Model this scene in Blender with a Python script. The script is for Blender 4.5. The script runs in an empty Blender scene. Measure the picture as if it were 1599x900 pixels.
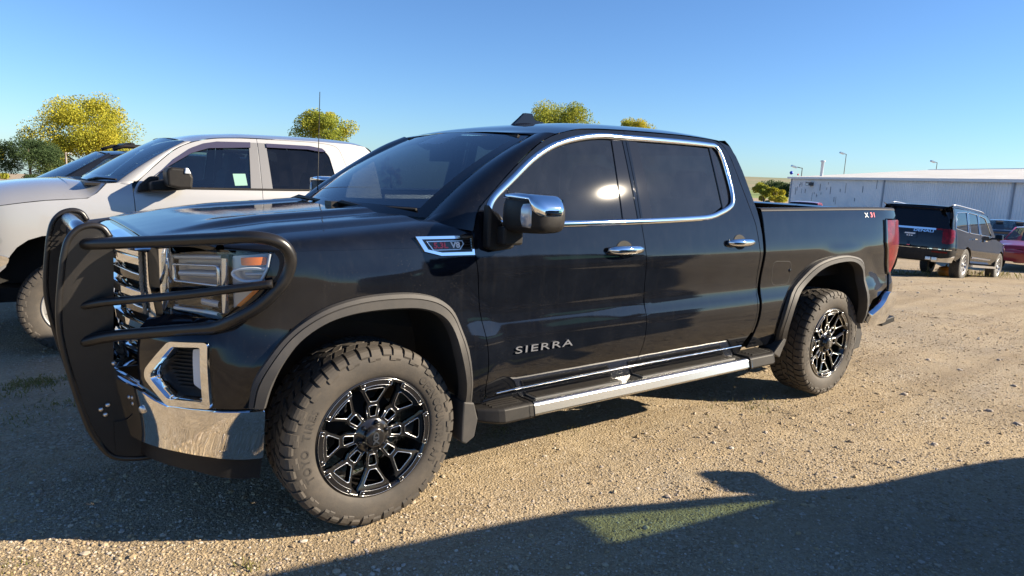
import bpy, bmesh, math, random
import numpy as np
from mathutils import Vector, Matrix
from mathutils.geometry import delaunay_2d_cdt

sc = bpy.context.scene
COL = sc.collection
R_ = math.radians
random.seed(7)
RNG = np.random.default_rng(7)

# ---------------------------------------------------------------- camera, sky, sun, exposure
cam_d = bpy.data.cameras.new("camera")
cam = bpy.data.objects.new("camera", cam_d)
COL.objects.link(cam)
cr = Vector((0.80193842, -0.59567643, 0.04543514)); cu = Vector((0.06222612, 0.15892856, 0.98532717)); cf = Vector((0.59415711, 0.78734446, -0.16451755))
M = Matrix(((cr.x, cu.x, -cf.x, -1.26442), (cr.y, cu.y, -cf.y, -3.59177), (cr.z, cu.z, -cf.z, 1.56799), (0, 0, 0, 1)))
cam.matrix_world = M
cam_d.sensor_width = 36.0
cam_d.lens = 36.0 * 1073.974 / 1599.0
cam_d.clip_start = 0.05
cam_d.clip_end = 9000
sc.camera = cam

SUN_AZ, SUN_EL = 39.0, 25.0          # azimuth measured from +x towards -y
sdir = Vector((math.cos(R_(SUN_AZ)) * math.cos(R_(SUN_EL)), -math.sin(R_(SUN_AZ)) * math.cos(R_(SUN_EL)), math.sin(R_(SUN_EL))))
world = bpy.data.worlds.new("World"); sc.world = world; world.use_nodes = True
wn = world.node_tree.nodes; wl = world.node_tree.links
sky = wn.new("ShaderNodeTexSky"); sky.sky_type = 'NISHITA'; sky.sun_disc = False
sky.sun_elevation = R_(SUN_EL); sky.sun_rotation = R_(90 + SUN_AZ)
sky.altitude = 600; sky.air_density = 1.0; sky.dust_density = 0.25; sky.ozone_density = 2.5
tint = wn.new('ShaderNodeMix'); tint.data_type = 'RGBA'; tint.blend_type = 'MULTIPLY'; tint.inputs[0].default_value = 1.0; tint.inputs[7].default_value = (.66, .91, 1.23, 1)
wl.new(sky.outputs[0], tint.inputs[6]); wl.new(tint.outputs[2], wn['Background'].inputs[0])
wn['Background'].inputs[1].default_value = 0.055
sun_d = bpy.data.lights.new("sun", 'SUN'); sun = bpy.data.objects.new("sun", sun_d); COL.objects.link(sun)
sun_d.energy = 5.0; sun_d.angle = R_(0.5); sun_d.color = (1.0, 0.86, 0.66)
sun.rotation_mode = 'QUATERNION'; sun.rotation_quaternion = sdir.to_track_quat('Z', 'Y'); sun.location = (20, -16, 12)
sc.view_settings.view_transform = 'Standard'; sc.view_settings.look = 'None'
sc.view_settings.exposure = 1.38; sc.view_settings.gamma = 1.0; sc.view_settings.use_curve_mapping = False
try:
    sc.cycles.max_bounces = 8; sc.cycles.transparent_max_bounces = 12; sc.cycles.caustics_reflective = False
except Exception:
    pass

# ---------------------------------------------------------------- materials
def mat(name, col, rough=0.5, metal=0.0, coat=0.0, coat_rough=0.03, spec=0.5, bump=None, vary=None, dust=None, emit=None):
    m = bpy.data.materials.new(name); m.use_nodes = True
    nt = m.node_tree; N = nt.nodes; L = nt.links; b = N['Principled BSDF']
    b.inputs['Base Color'].default_value = (*col, 1); b.inputs['Roughness'].default_value = rough
    b.inputs['Metallic'].default_value = metal; b.inputs['Coat Weight'].default_value = coat
    b.inputs['Coat Roughness'].default_value = coat_rough; b.inputs['Specular IOR Level'].default_value = spec
    tc = N.new('ShaderNodeTexCoord')
    src = None
    if vary:                                   # (scale, second colour, contrast low, high)
        n = N.new('ShaderNodeTexNoise'); n.inputs['Scale'].default_value = vary[0]; n.inputs['Detail'].default_value = 6
        L.new(tc.outputs['Object'], n.inputs['Vector'])
        r = N.new('ShaderNodeMapRange'); r.inputs[1].default_value = vary[2]; r.inputs[2].default_value = vary[3]
        L.new(n.outputs[0], r.inputs[0])
        mx = N.new('ShaderNodeMix'); mx.data_type = 'RGBA'; mx.inputs[6].default_value = (*col, 1); mx.inputs[7].default_value = (*vary[1], 1)
        L.new(r.outputs[0], mx.inputs[0]); L.new(mx.outputs[2], b.inputs['Base Color']); src = mx.outputs[2]
    if dust:                                   # (colour, amount, scale) : film of dust, also roughens
        n = N.new('ShaderNodeTexNoise'); n.inputs['Scale'].default_value = dust[2]; n.inputs['Detail'].default_value = 9; n.inputs['Roughness'].default_value = 0.7
        L.new(tc.outputs['Object'], n.inputs['Vector'])
        r = N.new('ShaderNodeMapRange'); r.inputs[1].default_value = 0.42; r.inputs[2].default_value = 0.75; r.inputs[3].default_value = dust[1] * 0.35; r.inputs[4].default_value = dust[1]
        L.new(n.outputs[0], r.inputs[0])
        mx = N.new('ShaderNodeMix'); mx.data_type = 'RGBA'; mx.inputs[6].default_value = (*col, 1); mx.inputs[7].default_value = (*dust[0], 1)
        if src: L.new(src, mx.inputs[6])
        L.new(r.outputs[0], mx.inputs[0]); L.new(mx.outputs[2], b.inputs['Base Color'])
        if coat > 0:
            q = N.new('ShaderNodeMapRange'); q.inputs[1].default_value = 0; q.inputs[2].default_value = 1; q.inputs[3].default_value = coat_rough; q.inputs[4].default_value = coat_rough + 0.35
            L.new(r.outputs[0], q.inputs[0]); L.new(q.outputs[0], b.inputs['Coat Roughness'])
    if bump:                                   # (scale, strength, distance)
        n = N.new('ShaderNodeTexNoise'); n.inputs['Scale'].default_value = bump[0]; n.inputs['Detail'].default_value = 4
        L.new(tc.outputs['Object'], n.inputs['Vector'])
        bp = N.new('ShaderNodeBump'); bp.inputs['Strength'].default_value = bump[1]; bp.inputs['Distance'].default_value = bump[2]
        L.new(n.outputs[0], bp.inputs['Height']); L.new(bp.outputs[0], b.inputs['Normal'])
    if emit:
        b.inputs['Emission Color'].default_value = (*emit[0], 1); b.inputs['Emission Strength'].default_value = emit[1]
    return m

def glass(name, tint, ior=1.5, dust=0.0):
    """thin pane: Fresnel reflection over tinted see-through"""
    m = bpy.data.materials.new(name); m.use_nodes = True
    nt = m.node_tree; N = nt.nodes; L = nt.links; N.remove(N['Principled BSDF'])
    t = N.new('ShaderNodeBsdfTransparent'); t.inputs[0].default_value = (*tint, 1)
    g = N.new('ShaderNodeBsdfGlossy'); g.inputs['Roughness'].default_value = 0.02; g.inputs[0].default_value = (1, 1, 1, 1)
    f = N.new('ShaderNodeFresnel'); ge = N.new('ShaderNodeNewGeometry'); mr = N.new('ShaderNodeMapRange'); mr.inputs[3].default_value = ior; mr.inputs[4].default_value = 1 / ior; L.new(ge.outputs['Backfacing'], mr.inputs[0]); L.new(mr.outputs[0], f.inputs[0])
    x = N.new('ShaderNodeMixShader'); L.new(f.outputs[0], x.inputs[0]); L.new(t.outputs[0], x.inputs[1]); L.new(g.outputs[0], x.inputs[2])
    out = x
    if dust:
        d = N.new('ShaderNodeBsdfDiffuse'); d.inputs[0].default_value = (.28, .31, .39, 1)
        tc = N.new('ShaderNodeTexCoord'); n = N.new('ShaderNodeTexNoise'); n.inputs['Scale'].default_value = 9; n.inputs['Detail'].default_value = 9
        L.new(tc.outputs['Object'], n.inputs['Vector'])
        r = N.new('ShaderNodeMapRange'); r.inputs[1].default_value = .35; r.inputs[2].default_value = .8; r.inputs[3].default_value = dust * .5; r.inputs[4].default_value = dust
        L.new(n.outputs[0], r.inputs[0])
        y = N.new('ShaderNodeMixShader'); L.new(r.outputs[0], y.inputs[0]); L.new(x.outputs[0], y.inputs[1]); L.new(d.outputs[0], y.inputs[2]); out = y
    L.new(out.outputs[0], N['Material Output'].inputs[0])
    return m

DUSTC = (.30, .25, .19)
BLACK = mat('black_paint', (.0028, .0036, .0062), .4, 0, 1.0, .012, .0, dust=((.24, .27, .34), .022, 7))
def road_film(m, waves=True):
    """sun-baked paint: slight waviness of the clear coat, dust specks and faint run marks"""
    nt = m.node_tree; N = nt.nodes; L = nt.links; b = N['Principled BSDF']; tc = N.new('ShaderNodeTexCoord')
    a = N.new('ShaderNodeTexNoise'); a.inputs['Scale'].default_value = 3.5; a.inputs['Detail'].default_value = 1; L.new(tc.outputs['Object'], a.inputs['Vector'])
    c = N.new('ShaderNodeTexNoise'); c.inputs['Scale'].default_value = 420; c.inputs['Detail'].default_value = 0; L.new(tc.outputs['Object'], c.inputs['Vector'])
    b1 = N.new('ShaderNodeBump'); b1.inputs['Strength'].default_value = .35; b1.inputs['Distance'].default_value = .004; L.new(a.outputs[0], b1.inputs['Height'])
    b2 = N.new('ShaderNodeBump'); b2.inputs['Strength'].default_value = .05; b2.inputs['Distance'].default_value = .0006; L.new(c.outputs[0], b2.inputs['Height']); L.new(b1.outputs[0], b2.inputs['Normal']); L.new(b2.outputs[0], b.inputs['Coat Normal'])
    sp = N.new('ShaderNodeTexVoronoi'); sp.inputs['Scale'].default_value = 95; L.new(tc.outputs['Object'], sp.inputs['Vector'])
    r1 = N.new('ShaderNodeMapRange'); r1.inputs[1].default_value = .16; r1.inputs[2].default_value = .05; L.new(sp.outputs['Distance'], r1.inputs[0])
    pn = N.new('ShaderNodeTexNoise'); pn.inputs['Scale'].default_value = 5; pn.inputs['Detail'].default_value = 4; L.new(tc.outputs['Object'], pn.inputs['Vector'])
    r2 = N.new('ShaderNodeMapRange'); r2.inputs[1].default_value = .52; r2.inputs[2].default_value = .70; r2.inputs[4].default_value = .22; L.new(pn.outputs[0], r2.inputs[0])
    mu = N.new('ShaderNodeMath'); mu.operation = 'MULTIPLY'; L.new(r1.outputs[0], mu.inputs[0]); L.new(r2.outputs[0], mu.inputs[1])
    mp = N.new('ShaderNodeMapping'); mp.inputs['Scale'].default_value = (38, 38, 2.2); L.new(tc.outputs['Object'], mp.inputs['Vector'])
    dn = N.new('ShaderNodeTexNoise'); dn.inputs['Scale'].default_value = 1.0; dn.inputs['Detail'].default_value = 3; L.new(mp.outputs[0], dn.inputs['Vector'])
    r3 = N.new('ShaderNodeMapRange'); r3.inputs[1].default_value = .56; r3.inputs[2].default_value = .80; r3.inputs[4].default_value = .010; L.new(dn.outputs[0], r3.inputs[0])
    ad = N.new('ShaderNodeMath'); ad.operation = 'ADD'; L.new(mu.outputs[0], ad.inputs[0]); L.new(r3.outputs[0], ad.inputs[1])
    old = b.inputs['Base Color'].links[0].from_socket; mx = N.new('ShaderNodeMix'); mx.data_type = 'RGBA'; L.new(ad.outputs[0], mx.inputs[0]); L.new(old, mx.inputs[6]); mx.inputs[7].default_value = (.34, .30, .25, 1); L.new(mx.outputs[2], b.inputs['Base Color'])
    cr_ = N.new('ShaderNodeMath'); cr_.operation = 'MULTIPLY_ADD'; cr_.inputs[1].default_value = .8; cr_.inputs[2].default_value = .012; L.new(ad.outputs[0], cr_.inputs[0]); L.new(cr_.outputs[0], b.inputs['Coat Roughness'])
road_film(BLACK)
GLOSSBLK = mat('gloss_black', (.005, .005, .006), .06, 0, .4, .03, .4)
CHROME = mat('chrome', (.86, .87, .88), .035, 1.0)
STAINLESS = mat('polished_steel', (.62, .62, .62), .26, 1.0, bump=(60, .04, .002))
BUMPERCHR = mat('bumper_chrome', (.90, .90, .91), .05, 1.0)
CUP_SHADE = mat('cup_shade', (.003, .003, .0035), .5, spec=.1)  # near-black colour stands in for the shade inside the handle cups
TRIM = mat('grey_textured_trim', (.036, .037, .040), .6, spec=.3, bump=(900, .25, .001), dust=(DUSTC, .14, 6))
PLASTIC = mat('black_plastic', (.009, .009, .010), .5, spec=.25, bump=(700, .2, .001), dust=(DUSTC, .06, 8))
POWDER = mat('black_powder_coat', (.007, .007, .008), .32, bump=(500, .12, .0008), dust=(DUSTC, .05, 8))
PITCH = mat('dark_underside', (.008, .008, .008), .85, dust=(DUSTC, .05, 5))
RUBBER = mat('dusty_tyre_rubber', (.030, .028, .026), .75, bump=(160, .3, .002), dust=((.20, .16, .12), .34, 9))
RUBLET = mat('tyre_lettering', (.028, .026, .025), .6, dust=((.20, .16, .12), .16, 8))
RUBCLEAN = mat('dark_tyre_rubber', (.03, .029, .028), .7, bump=(120, .3, .002), dust=((.22, .19, .15), .25, 8))
RIMBLK = mat('gloss_black_wheel', (.007, .007, .008), .18, 0, .8, .04, dust=(DUSTC, .05, 9))
MILLED = mat('milled_aluminium', (.82, .80, .77), .22, 1.0)
ALU = mat('silver_alloy', (.62, .62, .63), .28, 1.0)
GLASS_SIDE = glass('tinted_side_glass', (.10, .105, .11), 1.52, .05)
GLASS_WS = glass('windshield_glass', (.46, .58, .62), 2.8, .002)
GLASS_WHITE = glass('pale_truck_glass', (.42, .50, .50), 1.8, .01)
GLASS_DARK = glass('privacy_glass', (.10, .10, .115), 1.5, .02)
GLASS_GREEN = glass('green_tinted_glass', (.56, .68, .50), 1.5, .03)
LENS = glass('lamp_lens', (.93, .95, .96), 1.45)
FRIT = mat('black_frit', (.005, .005, .006), .08, 0, .5)
AMBER = mat('amber_reflector', (.75, .20, .02), .2, 0, .6)
REDLENS = mat('red_lens', (.095, .0012, .004), .12, 0, .15, .03, .2, vary=(14, (.17, .003, .008), .45, .62))
REDPAINT = mat('red_paint', (.27, .005, .015), .28, 0, 1.0, .03)
REDLET = mat('red_enamel', (.70, .02, .04), .3, 0, .5)
WHITELET = mat('white_enamel', (.80, .80, .80), .3)
LEDWHITE = mat('white_light_guide', (.72, .76, .80), .25, 0, .5)
CLOTH = mat('dark_interior', (.018, .017, .017), .85)
CLOTHG = mat('grey_interior', (.07, .07, .075), .8)
PEARL = mat('silver_white_paint', (.38, .38, .38), .34, .30, 1.0, .03, dust=((.34, .32, .29), .14, 5))
PILLARBLK = mat('black_pillar_film', (.012, .012, .014), .02, 0, 0, .03, .5)
BPILLAR = mat('satin_pillar_trim', (.17, .17, .175), .35, .3)
VISOR = mat('smoked_window_visor', (.05, .045, .075), .08, 0, .6)
PAPER = mat('pale_green_paper', (.22, .38, .33), .7, spec=.1)
STEELW = mat('painted_steel_wheel', (.30, .30, .30), .45, .4)
SUVBLACK = mat('suv_black_paint', (.005, .0065, .010), .3, 0, 1.0, .02, .0, dust=(DUSTC, .025, 5))
DKBLUE = mat('dark_blue_paint', (.010, .016, .035), .28, 0, 1.0, .03)
WHITEP = mat('white_car_paint', (.75, .75, .75), .3, 0, .8)
BADGE = mat('bright_badge', (.34, .35, .38), .22, .5, .3)
NEIGH = mat('charcoal_paint', (.012, .013, .015), .3, 0, 1.0, .04, .1)
ORANGE = mat('orange_skin', (.62, .20, .02), .5)

# ---------------------------------------------------------------- object helpers
def thing(name, label, cat, loc=(0, 0, 0), rz=0.0, group=None):
    o = bpy.data.objects.new(name, None); COL.objects.link(o); o.location = loc; o.rotation_euler = (0, 0, rz)
    o.empty_display_size = .2
    o['label'] = label; o['category'] = cat
    if group: o['group'] = group
    return o
def sub(name, parent, loc=(0, 0, 0)):
    o = bpy.data.objects.new(name, None); COL.objects.link(o); o.parent = parent; o.location = loc; o.empty_display_size = .1
    return o
def tag(o, label, cat, group=None):
    o['label'] = label; o['category'] = cat
    if group: o['group'] = group
    return o
def link(me, name, parent=None, mats=(), kind=None):
    o = bpy.data.objects.new(name, me); COL.objects.link(o)
    for m in (mats if isinstance(mats, (list, tuple)) else [mats]): me.materials.append(m)
    if parent is not None: o.parent = parent
    if kind: o['kind'] = kind
    return o
def mk(name, V, F, mats, parent=None, smooth=False, nrm=None, kind=None, mi=None):
    me = bpy.data.meshes.new(name)
    me.from_pydata([tuple(map(float, v)) for v in V], [], [tuple(map(int, f)) for f in F])
    if smooth is True: me.polygons.foreach_set('use_smooth', [True] * len(me.polygons))
    elif smooth is not False: me.polygons.foreach_set('use_smooth', smooth)
    o = link(me, name, parent, mats, kind)
    if mi is not None: me.polygons.foreach_set('material_index', mi)
    me.update()
    if nrm is not None: me.normals_split_custom_set_from_vertices([tuple(map(float, n)) for n in nrm])
    return o
class MB:
    def __init__(s): s.V = []; s.F = []; s.S = []
    def add(s, V, F, smooth=False):
        b = len(s.V); s.V += [tuple(v) for v in V]; s.F += [tuple(i + b for i in f) for f in F]; s.S += [smooth] * len(F); return s
    def box(s, c, d, rz=0.0, ry=0.0, rx=0.0, taper=1.0):
        m = Matrix.Rotation(rz, 3, 'Z') @ Matrix.Rotation(ry, 3, 'Y') @ Matrix.Rotation(rx, 3, 'X'); V = []
        for z in (-.5, .5):
            t = taper if z > 0 else 1.0
            for x, y in ((-.5, -.5), (.5, -.5), (.5, .5), (-.5, .5)):
                V.append(Vector(c) + m @ Vector((x * d[0] * t, y * d[1] * t, z * d[2])))
        return s.add(V, [(0, 3, 2, 1), (4, 5, 6, 7), (0, 1, 5, 4), (1, 2, 6, 5), (2, 3, 7, 6), (3, 0, 4, 7)])
    def tube(s, P, r, n=10, closed=False, cap=True, flat=None):
        P = [Vector(p) for p in P]; m = len(P); rr = r if isinstance(r, (list, tuple)) else [r] * m
        V = []; ref = None
        for i, p in enumerate(P):
            t = (P[(i + 1) % m] - P[i - 1]) if closed else (P[min(i + 1, m - 1)] - P[max(i - 1, 0)])
            t.normalize()
            if ref is None: ref = t.orthogonal().normalized() if flat is None else Vector(flat)
            ref = (ref - t * ref.dot(t)).normalized(); b = t.cross(ref)
            for k in range(n):
                a = 2 * math.pi * k / n; V.append(p + (ref * math.cos(a) + b * math.sin(a)) * rr[i])
        F = []
        for i in range(m if closed else m - 1):
            j = (i + 1) % m
            for k in range(n): F.append((i * n + k, i * n + (k + 1) % n, j * n + (k + 1) % n, j * n + k))
        s.add(V, F, True)
        if cap and not closed:
            b = len(s.V) - m * n
            s.F += [tuple(b + k for k in range(n))[::-1], tuple(b + (m - 1) * n + k for k in range(n))]; s.S += [False, False]
        return s
    def ext(s, poly, lift, depth):
        """poly: 2D points; lift(u,v,d)->3D ; extruded d from 0 to depth"""
        n = len(poly); V = [lift(u, v, 0) for u, v in poly] + [lift(u, v, depth) for u, v in poly]
        F = [tuple(range(n)), tuple(range(2 * n - 1, n - 1, -1))] + [(i, i + n, (i + 1) % n + n, (i + 1) % n) for i in range(n)]
        return s.add(V, F)
    def lathe(s, prof, n=48, axis='y', c=(0, 0, 0), closed=False):
        V = []; m = len(prof)
        for k in range(n):
            a = 2 * math.pi * k / n; ca, sa = math.cos(a), math.sin(a)
            for r, h in prof:
                if axis == 'y': V.append((c[0] + r * ca, c[1] + h, c[2] + r * sa))
                else: V.append((c[0] + r * ca, c[1] + r * sa, c[2] + h))
        F = []
        for k in range(n):
            j = (k + 1) % n
            for i in range(m - 1): F.append((k * m + i, k * m + i + 1, j * m + i + 1, j * m + i))
        return s.add(V, F, True)
    def build(s, name, mats, parent=None, kind=None): return mk(name, s.V, s.F, mats, parent, smooth=s.S, kind=kind)

def bevel(o, w=.01, seg=2, ang=35):
    md = o.modifiers.new('b', 'BEVEL'); md.width = w; md.segments = seg; md.limit_method = 'ANGLE'; md.angle_limit = R_(ang)
    md.harden_normals = False
    return o

def crom(pts, n=8, closed=False):
    P = np.array(pts, float)
    if closed: Q = np.vstack([P[-1], P, P[0], P[1]])
    else: Q = np.vstack([2 * P[0] - P[1], P, 2 * P[-1] - P[-2]])
    out = []
    for i in range(1, len(Q) - 2):
        a, b, c, d = Q[i - 1], Q[i], Q[i + 1], Q[i + 2]
        for k in range(n):
            t = k / n; out.append(.5 * (2 * b + (c - a) * t + (2 * a - 5 * b + 4 * c - d) * t * t + (3 * b - 3 * c + d - a) * t ** 3))
    if not closed: out.append(Q[-2])
    return np.array(out)
def rnd(pts, r=.02, n=5):
    """round the corners of a closed polygon; a point may carry its own radius as third value"""
    out = []; m = len(pts)
    for i in range(m):
        p = np.array(pts[i][:2], float); q = np.array(pts[i - 1][:2], float); s = np.array(pts[(i + 1) % m][:2], float)
        rr = pts[i][2] if len(pts[i]) > 2 else r
        a = q - p; b = s - p; la, lb = np.linalg.norm(a), np.linalg.norm(b)
        k = min(rr, la * .45, lb * .45)
        if k < 1e-4: out.append(tuple(p)); continue
        A = p + a / la * k; B = p + b / lb * k
        for j in range(n + 1):
            t = j / n; out.append(tuple((1 - t) ** 2 * A + 2 * t * (1 - t) * p + t * t * B))
    return out
def smooth(a, b, x):
    t = np.clip((np.asarray(x, float) - a) / (b - a), 0, 1); return t * t * (3 - 2 * t)
def pip(px, py, poly):
    x, y = poly[:, 0], poly[:, 1]; x2, y2 = np.roll(x, -1), np.roll(y, -1)
    ins = np.zeros(px.shape, bool)
    for i in range(len(x)):
        c = ((y[i] > py) != (y2[i] > py)); dy = (y2[i] - y[i]) or 1e-12
        ins ^= c & (px < (x2[i] - x[i]) * (py - y[i]) / dy + x[i])
    return ins
def dens(poly, step):
    P = np.array([p[:2] for p in poly], float); out = []
    for i in range(len(P)):
        a, b = P[i], P[(i + 1) % len(P)]; n = max(1, int(np.ceil(np.linalg.norm(b - a) / step)))
        for k in range(n): out.append(a + (b - a) * k / n)
    return np.array(out)
def area(P): return .5 * np.sum(P[:, 0] * np.roll(P[:, 1], -1) - np.roll(P[:, 0], -1) * P[:, 1])
def insetp(P, g):
    if area(P) < 0: P = P[::-1]
    e = np.roll(P, -1, 0) - P; L = np.linalg.norm(e, axis=1); P = P[L > 1e-6]
    e = np.roll(P, -1, 0) - P; e /= np.linalg.norm(e, axis=1)[:, None]
    n = np.stack([-e[:, 1], e[:, 0]], 1); m = n + np.roll(n, 1, 0); k = np.maximum((m * m).sum(1), .6)
    return P + m * (2 * g / k)[:, None] if g else P
def snorm(surf, s, z, h=.006):
    A = surf(s + h, z) - surf(s - h, z); B = surf(s, z + h) - surf(s, z - h)
    n = np.cross(A, B); return n / (np.linalg.norm(n, axis=-1)[..., None] + 1e-12)
def panel(name, outline, surf, mats, parent, holes=(), step=.045, thick=.014, gap=.0025, mirror=True, join=False, d=0.0, lip=.003, only=None):
    """sheet-metal panel cut from the body surface: outline and holes in (s, z); folded edge all round"""
    P = insetp(dens(outline, step), gap); loops = [P] + [insetp(dens(h, step * .6), 0.0) for h in holes]
    B = np.vstack(loops)
    x0, y0 = P.min(0); x1, y1 = P.max(0)
    gx, gy = np.meshgrid(np.arange(x0 + step * .5, x1, step), np.arange(y0 + step * .5, y1, step)); gx = gx.ravel(); gy = gy.ravel()
    ok = pip(gx, gy, P)
    for h in loops[1:]: ok &= ~pip(gx, gy, h)
    gx, gy = gx[ok], gy[ok]
    if len(gx):
        D = np.full(len(gx), 9.)
        for c in range(0, len(B), 400): D = np.minimum(D, np.sqrt((gx[:, None] - B[None, c:c + 400, 0]) ** 2 + (gy[:, None] - B[None, c:c + 400, 1]) ** 2).min(1))
        gx, gy = gx[D > step * .45], gy[D > step * .45]
    pts = np.vstack([B, np.stack([gx, gy], 1)])
    edges = []; b = 0
    for l in loops:
        n = len(l); edges += [(b + i, b + (i + 1) % n) for i in range(n)]; b += n
    rv, re, rf, ov, oe, of = delaunay_2d_cdt([Vector((float(a), float(c))) for a, c in pts], edges, [], 0, 1e-7)
    V2 = np.array([tuple(v) for v in rv]); T = np.array([f for f in rf if len(f) == 3])
    cx = V2[T].mean(1); ok = pip(cx[:, 0], cx[:, 1], P)
    for h in loops[1:]: ok &= ~pip(cx[:, 0], cx[:, 1], h)
    T = T[ok]
    a2 = (V2[T[:, 1], 0] - V2[T[:, 0], 0]) * (V2[T[:, 2], 1] - V2[T[:, 0], 1]) - (V2[T[:, 2], 0] - V2[T[:, 0], 0]) * (V2[T[:, 1], 1] - V2[T[:, 0], 1])
    T[a2 < 0] = T[a2 < 0][:, ::-1]
    X = surf(V2[:, 0], V2[:, 1], d); Nn = snorm(lambda s, z: surf(s, z, d), V2[:, 0], V2[:, 1])
    # walls from open boundary edges
    cnt = {}
    for t in T:
        for i in range(3):
            e = (t[i], t[(i + 1) % 3]); cnt[e] = cnt.get(e, 0) + 1
    bd = [e for e in cnt if (e[1], e[0]) not in cnt]
    V = list(X); NN = list(Nn); F = [tuple(t) for t in T]; n0 = len(F)
    for (i, j) in bd:
        t = X[j] - X[i]; m = Nn[i] + Nn[j]; w = np.cross(t, m); w /= np.linalg.norm(w) + 1e-12
        k = len(V)
        V += [X[i], X[j], X[j] - Nn[j] * thick, X[i] - Nn[i] * thick]; NN += [w + m * .25] * 2 + [w] * 2
        F.append((k, k + 3, k + 2, k + 1))
    V = np.array(V); NN = np.array(NN); NN /= np.linalg.norm(NN, axis=1)[:, None] + 1e-12
    Vm = V * [1, -1, 1]; Nm = NN * [1, -1, 1]; Fm = [f[::-1] for f in F]
    res = []
    if join:
        k = len(V); o = mk(name, np.vstack([V, Vm]), F + [tuple(i + k for i in f) for f in Fm], mats, parent, True, np.vstack([NN, Nm])); return [o]
    if only != 'far': res.append(mk(name, V, F, mats, parent, True, NN))
    if mirror or only == 'far': res.append(mk(name, Vm, Fm, mats, parent, True, Nm))
    return res
def grid(name, P, mats, parent=None, flip=False, mi=None, nrm=True):
    P = np.asarray(P, float); n, m = P.shape[:2]
    du = np.gradient(P, axis=0); dv = np.gradient(P, axis=1); N = np.cross(du, dv); N /= np.linalg.norm(N, axis=-1)[..., None] + 1e-12
    if flip: N = -N
    F = [(i * m + j, (i + 1) * m + j, (i + 1) * m + j + 1, i * m + j + 1) for i in range(n - 1) for j in range(m - 1)]
    if flip: F = [f[::-1] for f in F]
    return mk(name, P.reshape(-1, 3), F, mats, parent, True, N.reshape(-1, 3) if nrm else None, mi=mi)
def strip(name, stations, mats, parent, m=28, pw=2.4, flip=False, n=6, shape=None, mi=None):
    """sheet across the vehicle. station: (x_edge, y_edge, z_edge, x_mid, z_mid); smoothed along, crowned across"""
    S_ = crom(stations, n) if n > 1 else np.array(stations, float)
    v = np.linspace(-1, 1, m + 1); v = np.sign(v) * np.abs(v) ** .8
    P = np.zeros((len(S_), m + 1, 3))
    for i, (xe, ye, ze, xm, zm) in enumerate(S_):
        w = 1 - np.abs(v) ** pw
        P[i, :, 0] = xe + (xm - xe) * w; P[i, :, 1] = ye * v; P[i, :, 2] = ze + (zm - ze) * w
        if shape is not None: P[i] = shape(P[i], i / (len(S_) - 1), v)
    return grid(name, P, mats, parent, flip, mi)
def ribbon(name, path, surf, w, h, mats, parent, closed=False, d=0.0, n=5, mirror=True):
    """half-round moulding following a path on the body surface"""
    P = np.array(path, float); X = surf(P[:, 0], P[:, 1], d); N = snorm(lambda s, z: surf(s, z, d), P[:, 0], P[:, 1])
    T = (np.roll(X, -1, 0) - np.roll(X, 1, 0)) if closed else np.gradient(X, axis=0)
    T /= np.linalg.norm(T, axis=1)[:, None] + 1e-12; Bn = np.cross(N, T)
    a = np.linspace(0, math.pi, n + 1); m = n + 1
    V = (X[:, None] + Bn[:, None] * (np.cos(a)[None, :, None] * w / 2) + N[:, None] * (np.sin(a)[None, :, None] * h)); k = len(X)
    F = [(i * m + j, i * m + j + 1, ((i + 1) % k) * m + j + 1, ((i + 1) % k) * m + j) for i in range(k if closed else k - 1) for j in range(n)]
    V = V.reshape(-1, 3); o = [mk(name, V, F, mats, parent, True)]
    if mirror: o.append(mk(name, V * [1, -1, 1], [f[::-1] for f in F], mats, parent, True))
    return o

def text_geo(s, size=1.0, depth=.1, spacing=1.0, bold=0.0):
    c = bpy.data.curves.new('t', 'FONT'); c.body = s; c.size = size; c.extrude = depth / 2; c.space_character = spacing; c.offset = bold; c.align_x = 'CENTER'; c.align_y = 'CENTER'; c.resolution_u = 3
    o = bpy.data.objects.new('t', c); COL.objects.link(o)
    dg = bpy.context.evaluated_depsgraph_get(); dg.update(); me = bpy.data.meshes.new_from_object(o.evaluated_get(dg))
    V = [v.co.copy() for v in me.vertices]; F = [tuple(p.vertices) for p in me.polygons]
    bpy.data.objects.remove(o); bpy.data.curves.remove(c); bpy.data.meshes.remove(me)
    return V, F
def text_on(name, s, size, depth, fn, mats, parent, sx=1.0, spacing=1.0, bold=0.0):
    V, F = text_geo(s, size, depth, spacing, bold)
    return mk(name, [fn(v.x * sx, v.y, v.z + depth / 2) for v in V], F, mats, parent)

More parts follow.
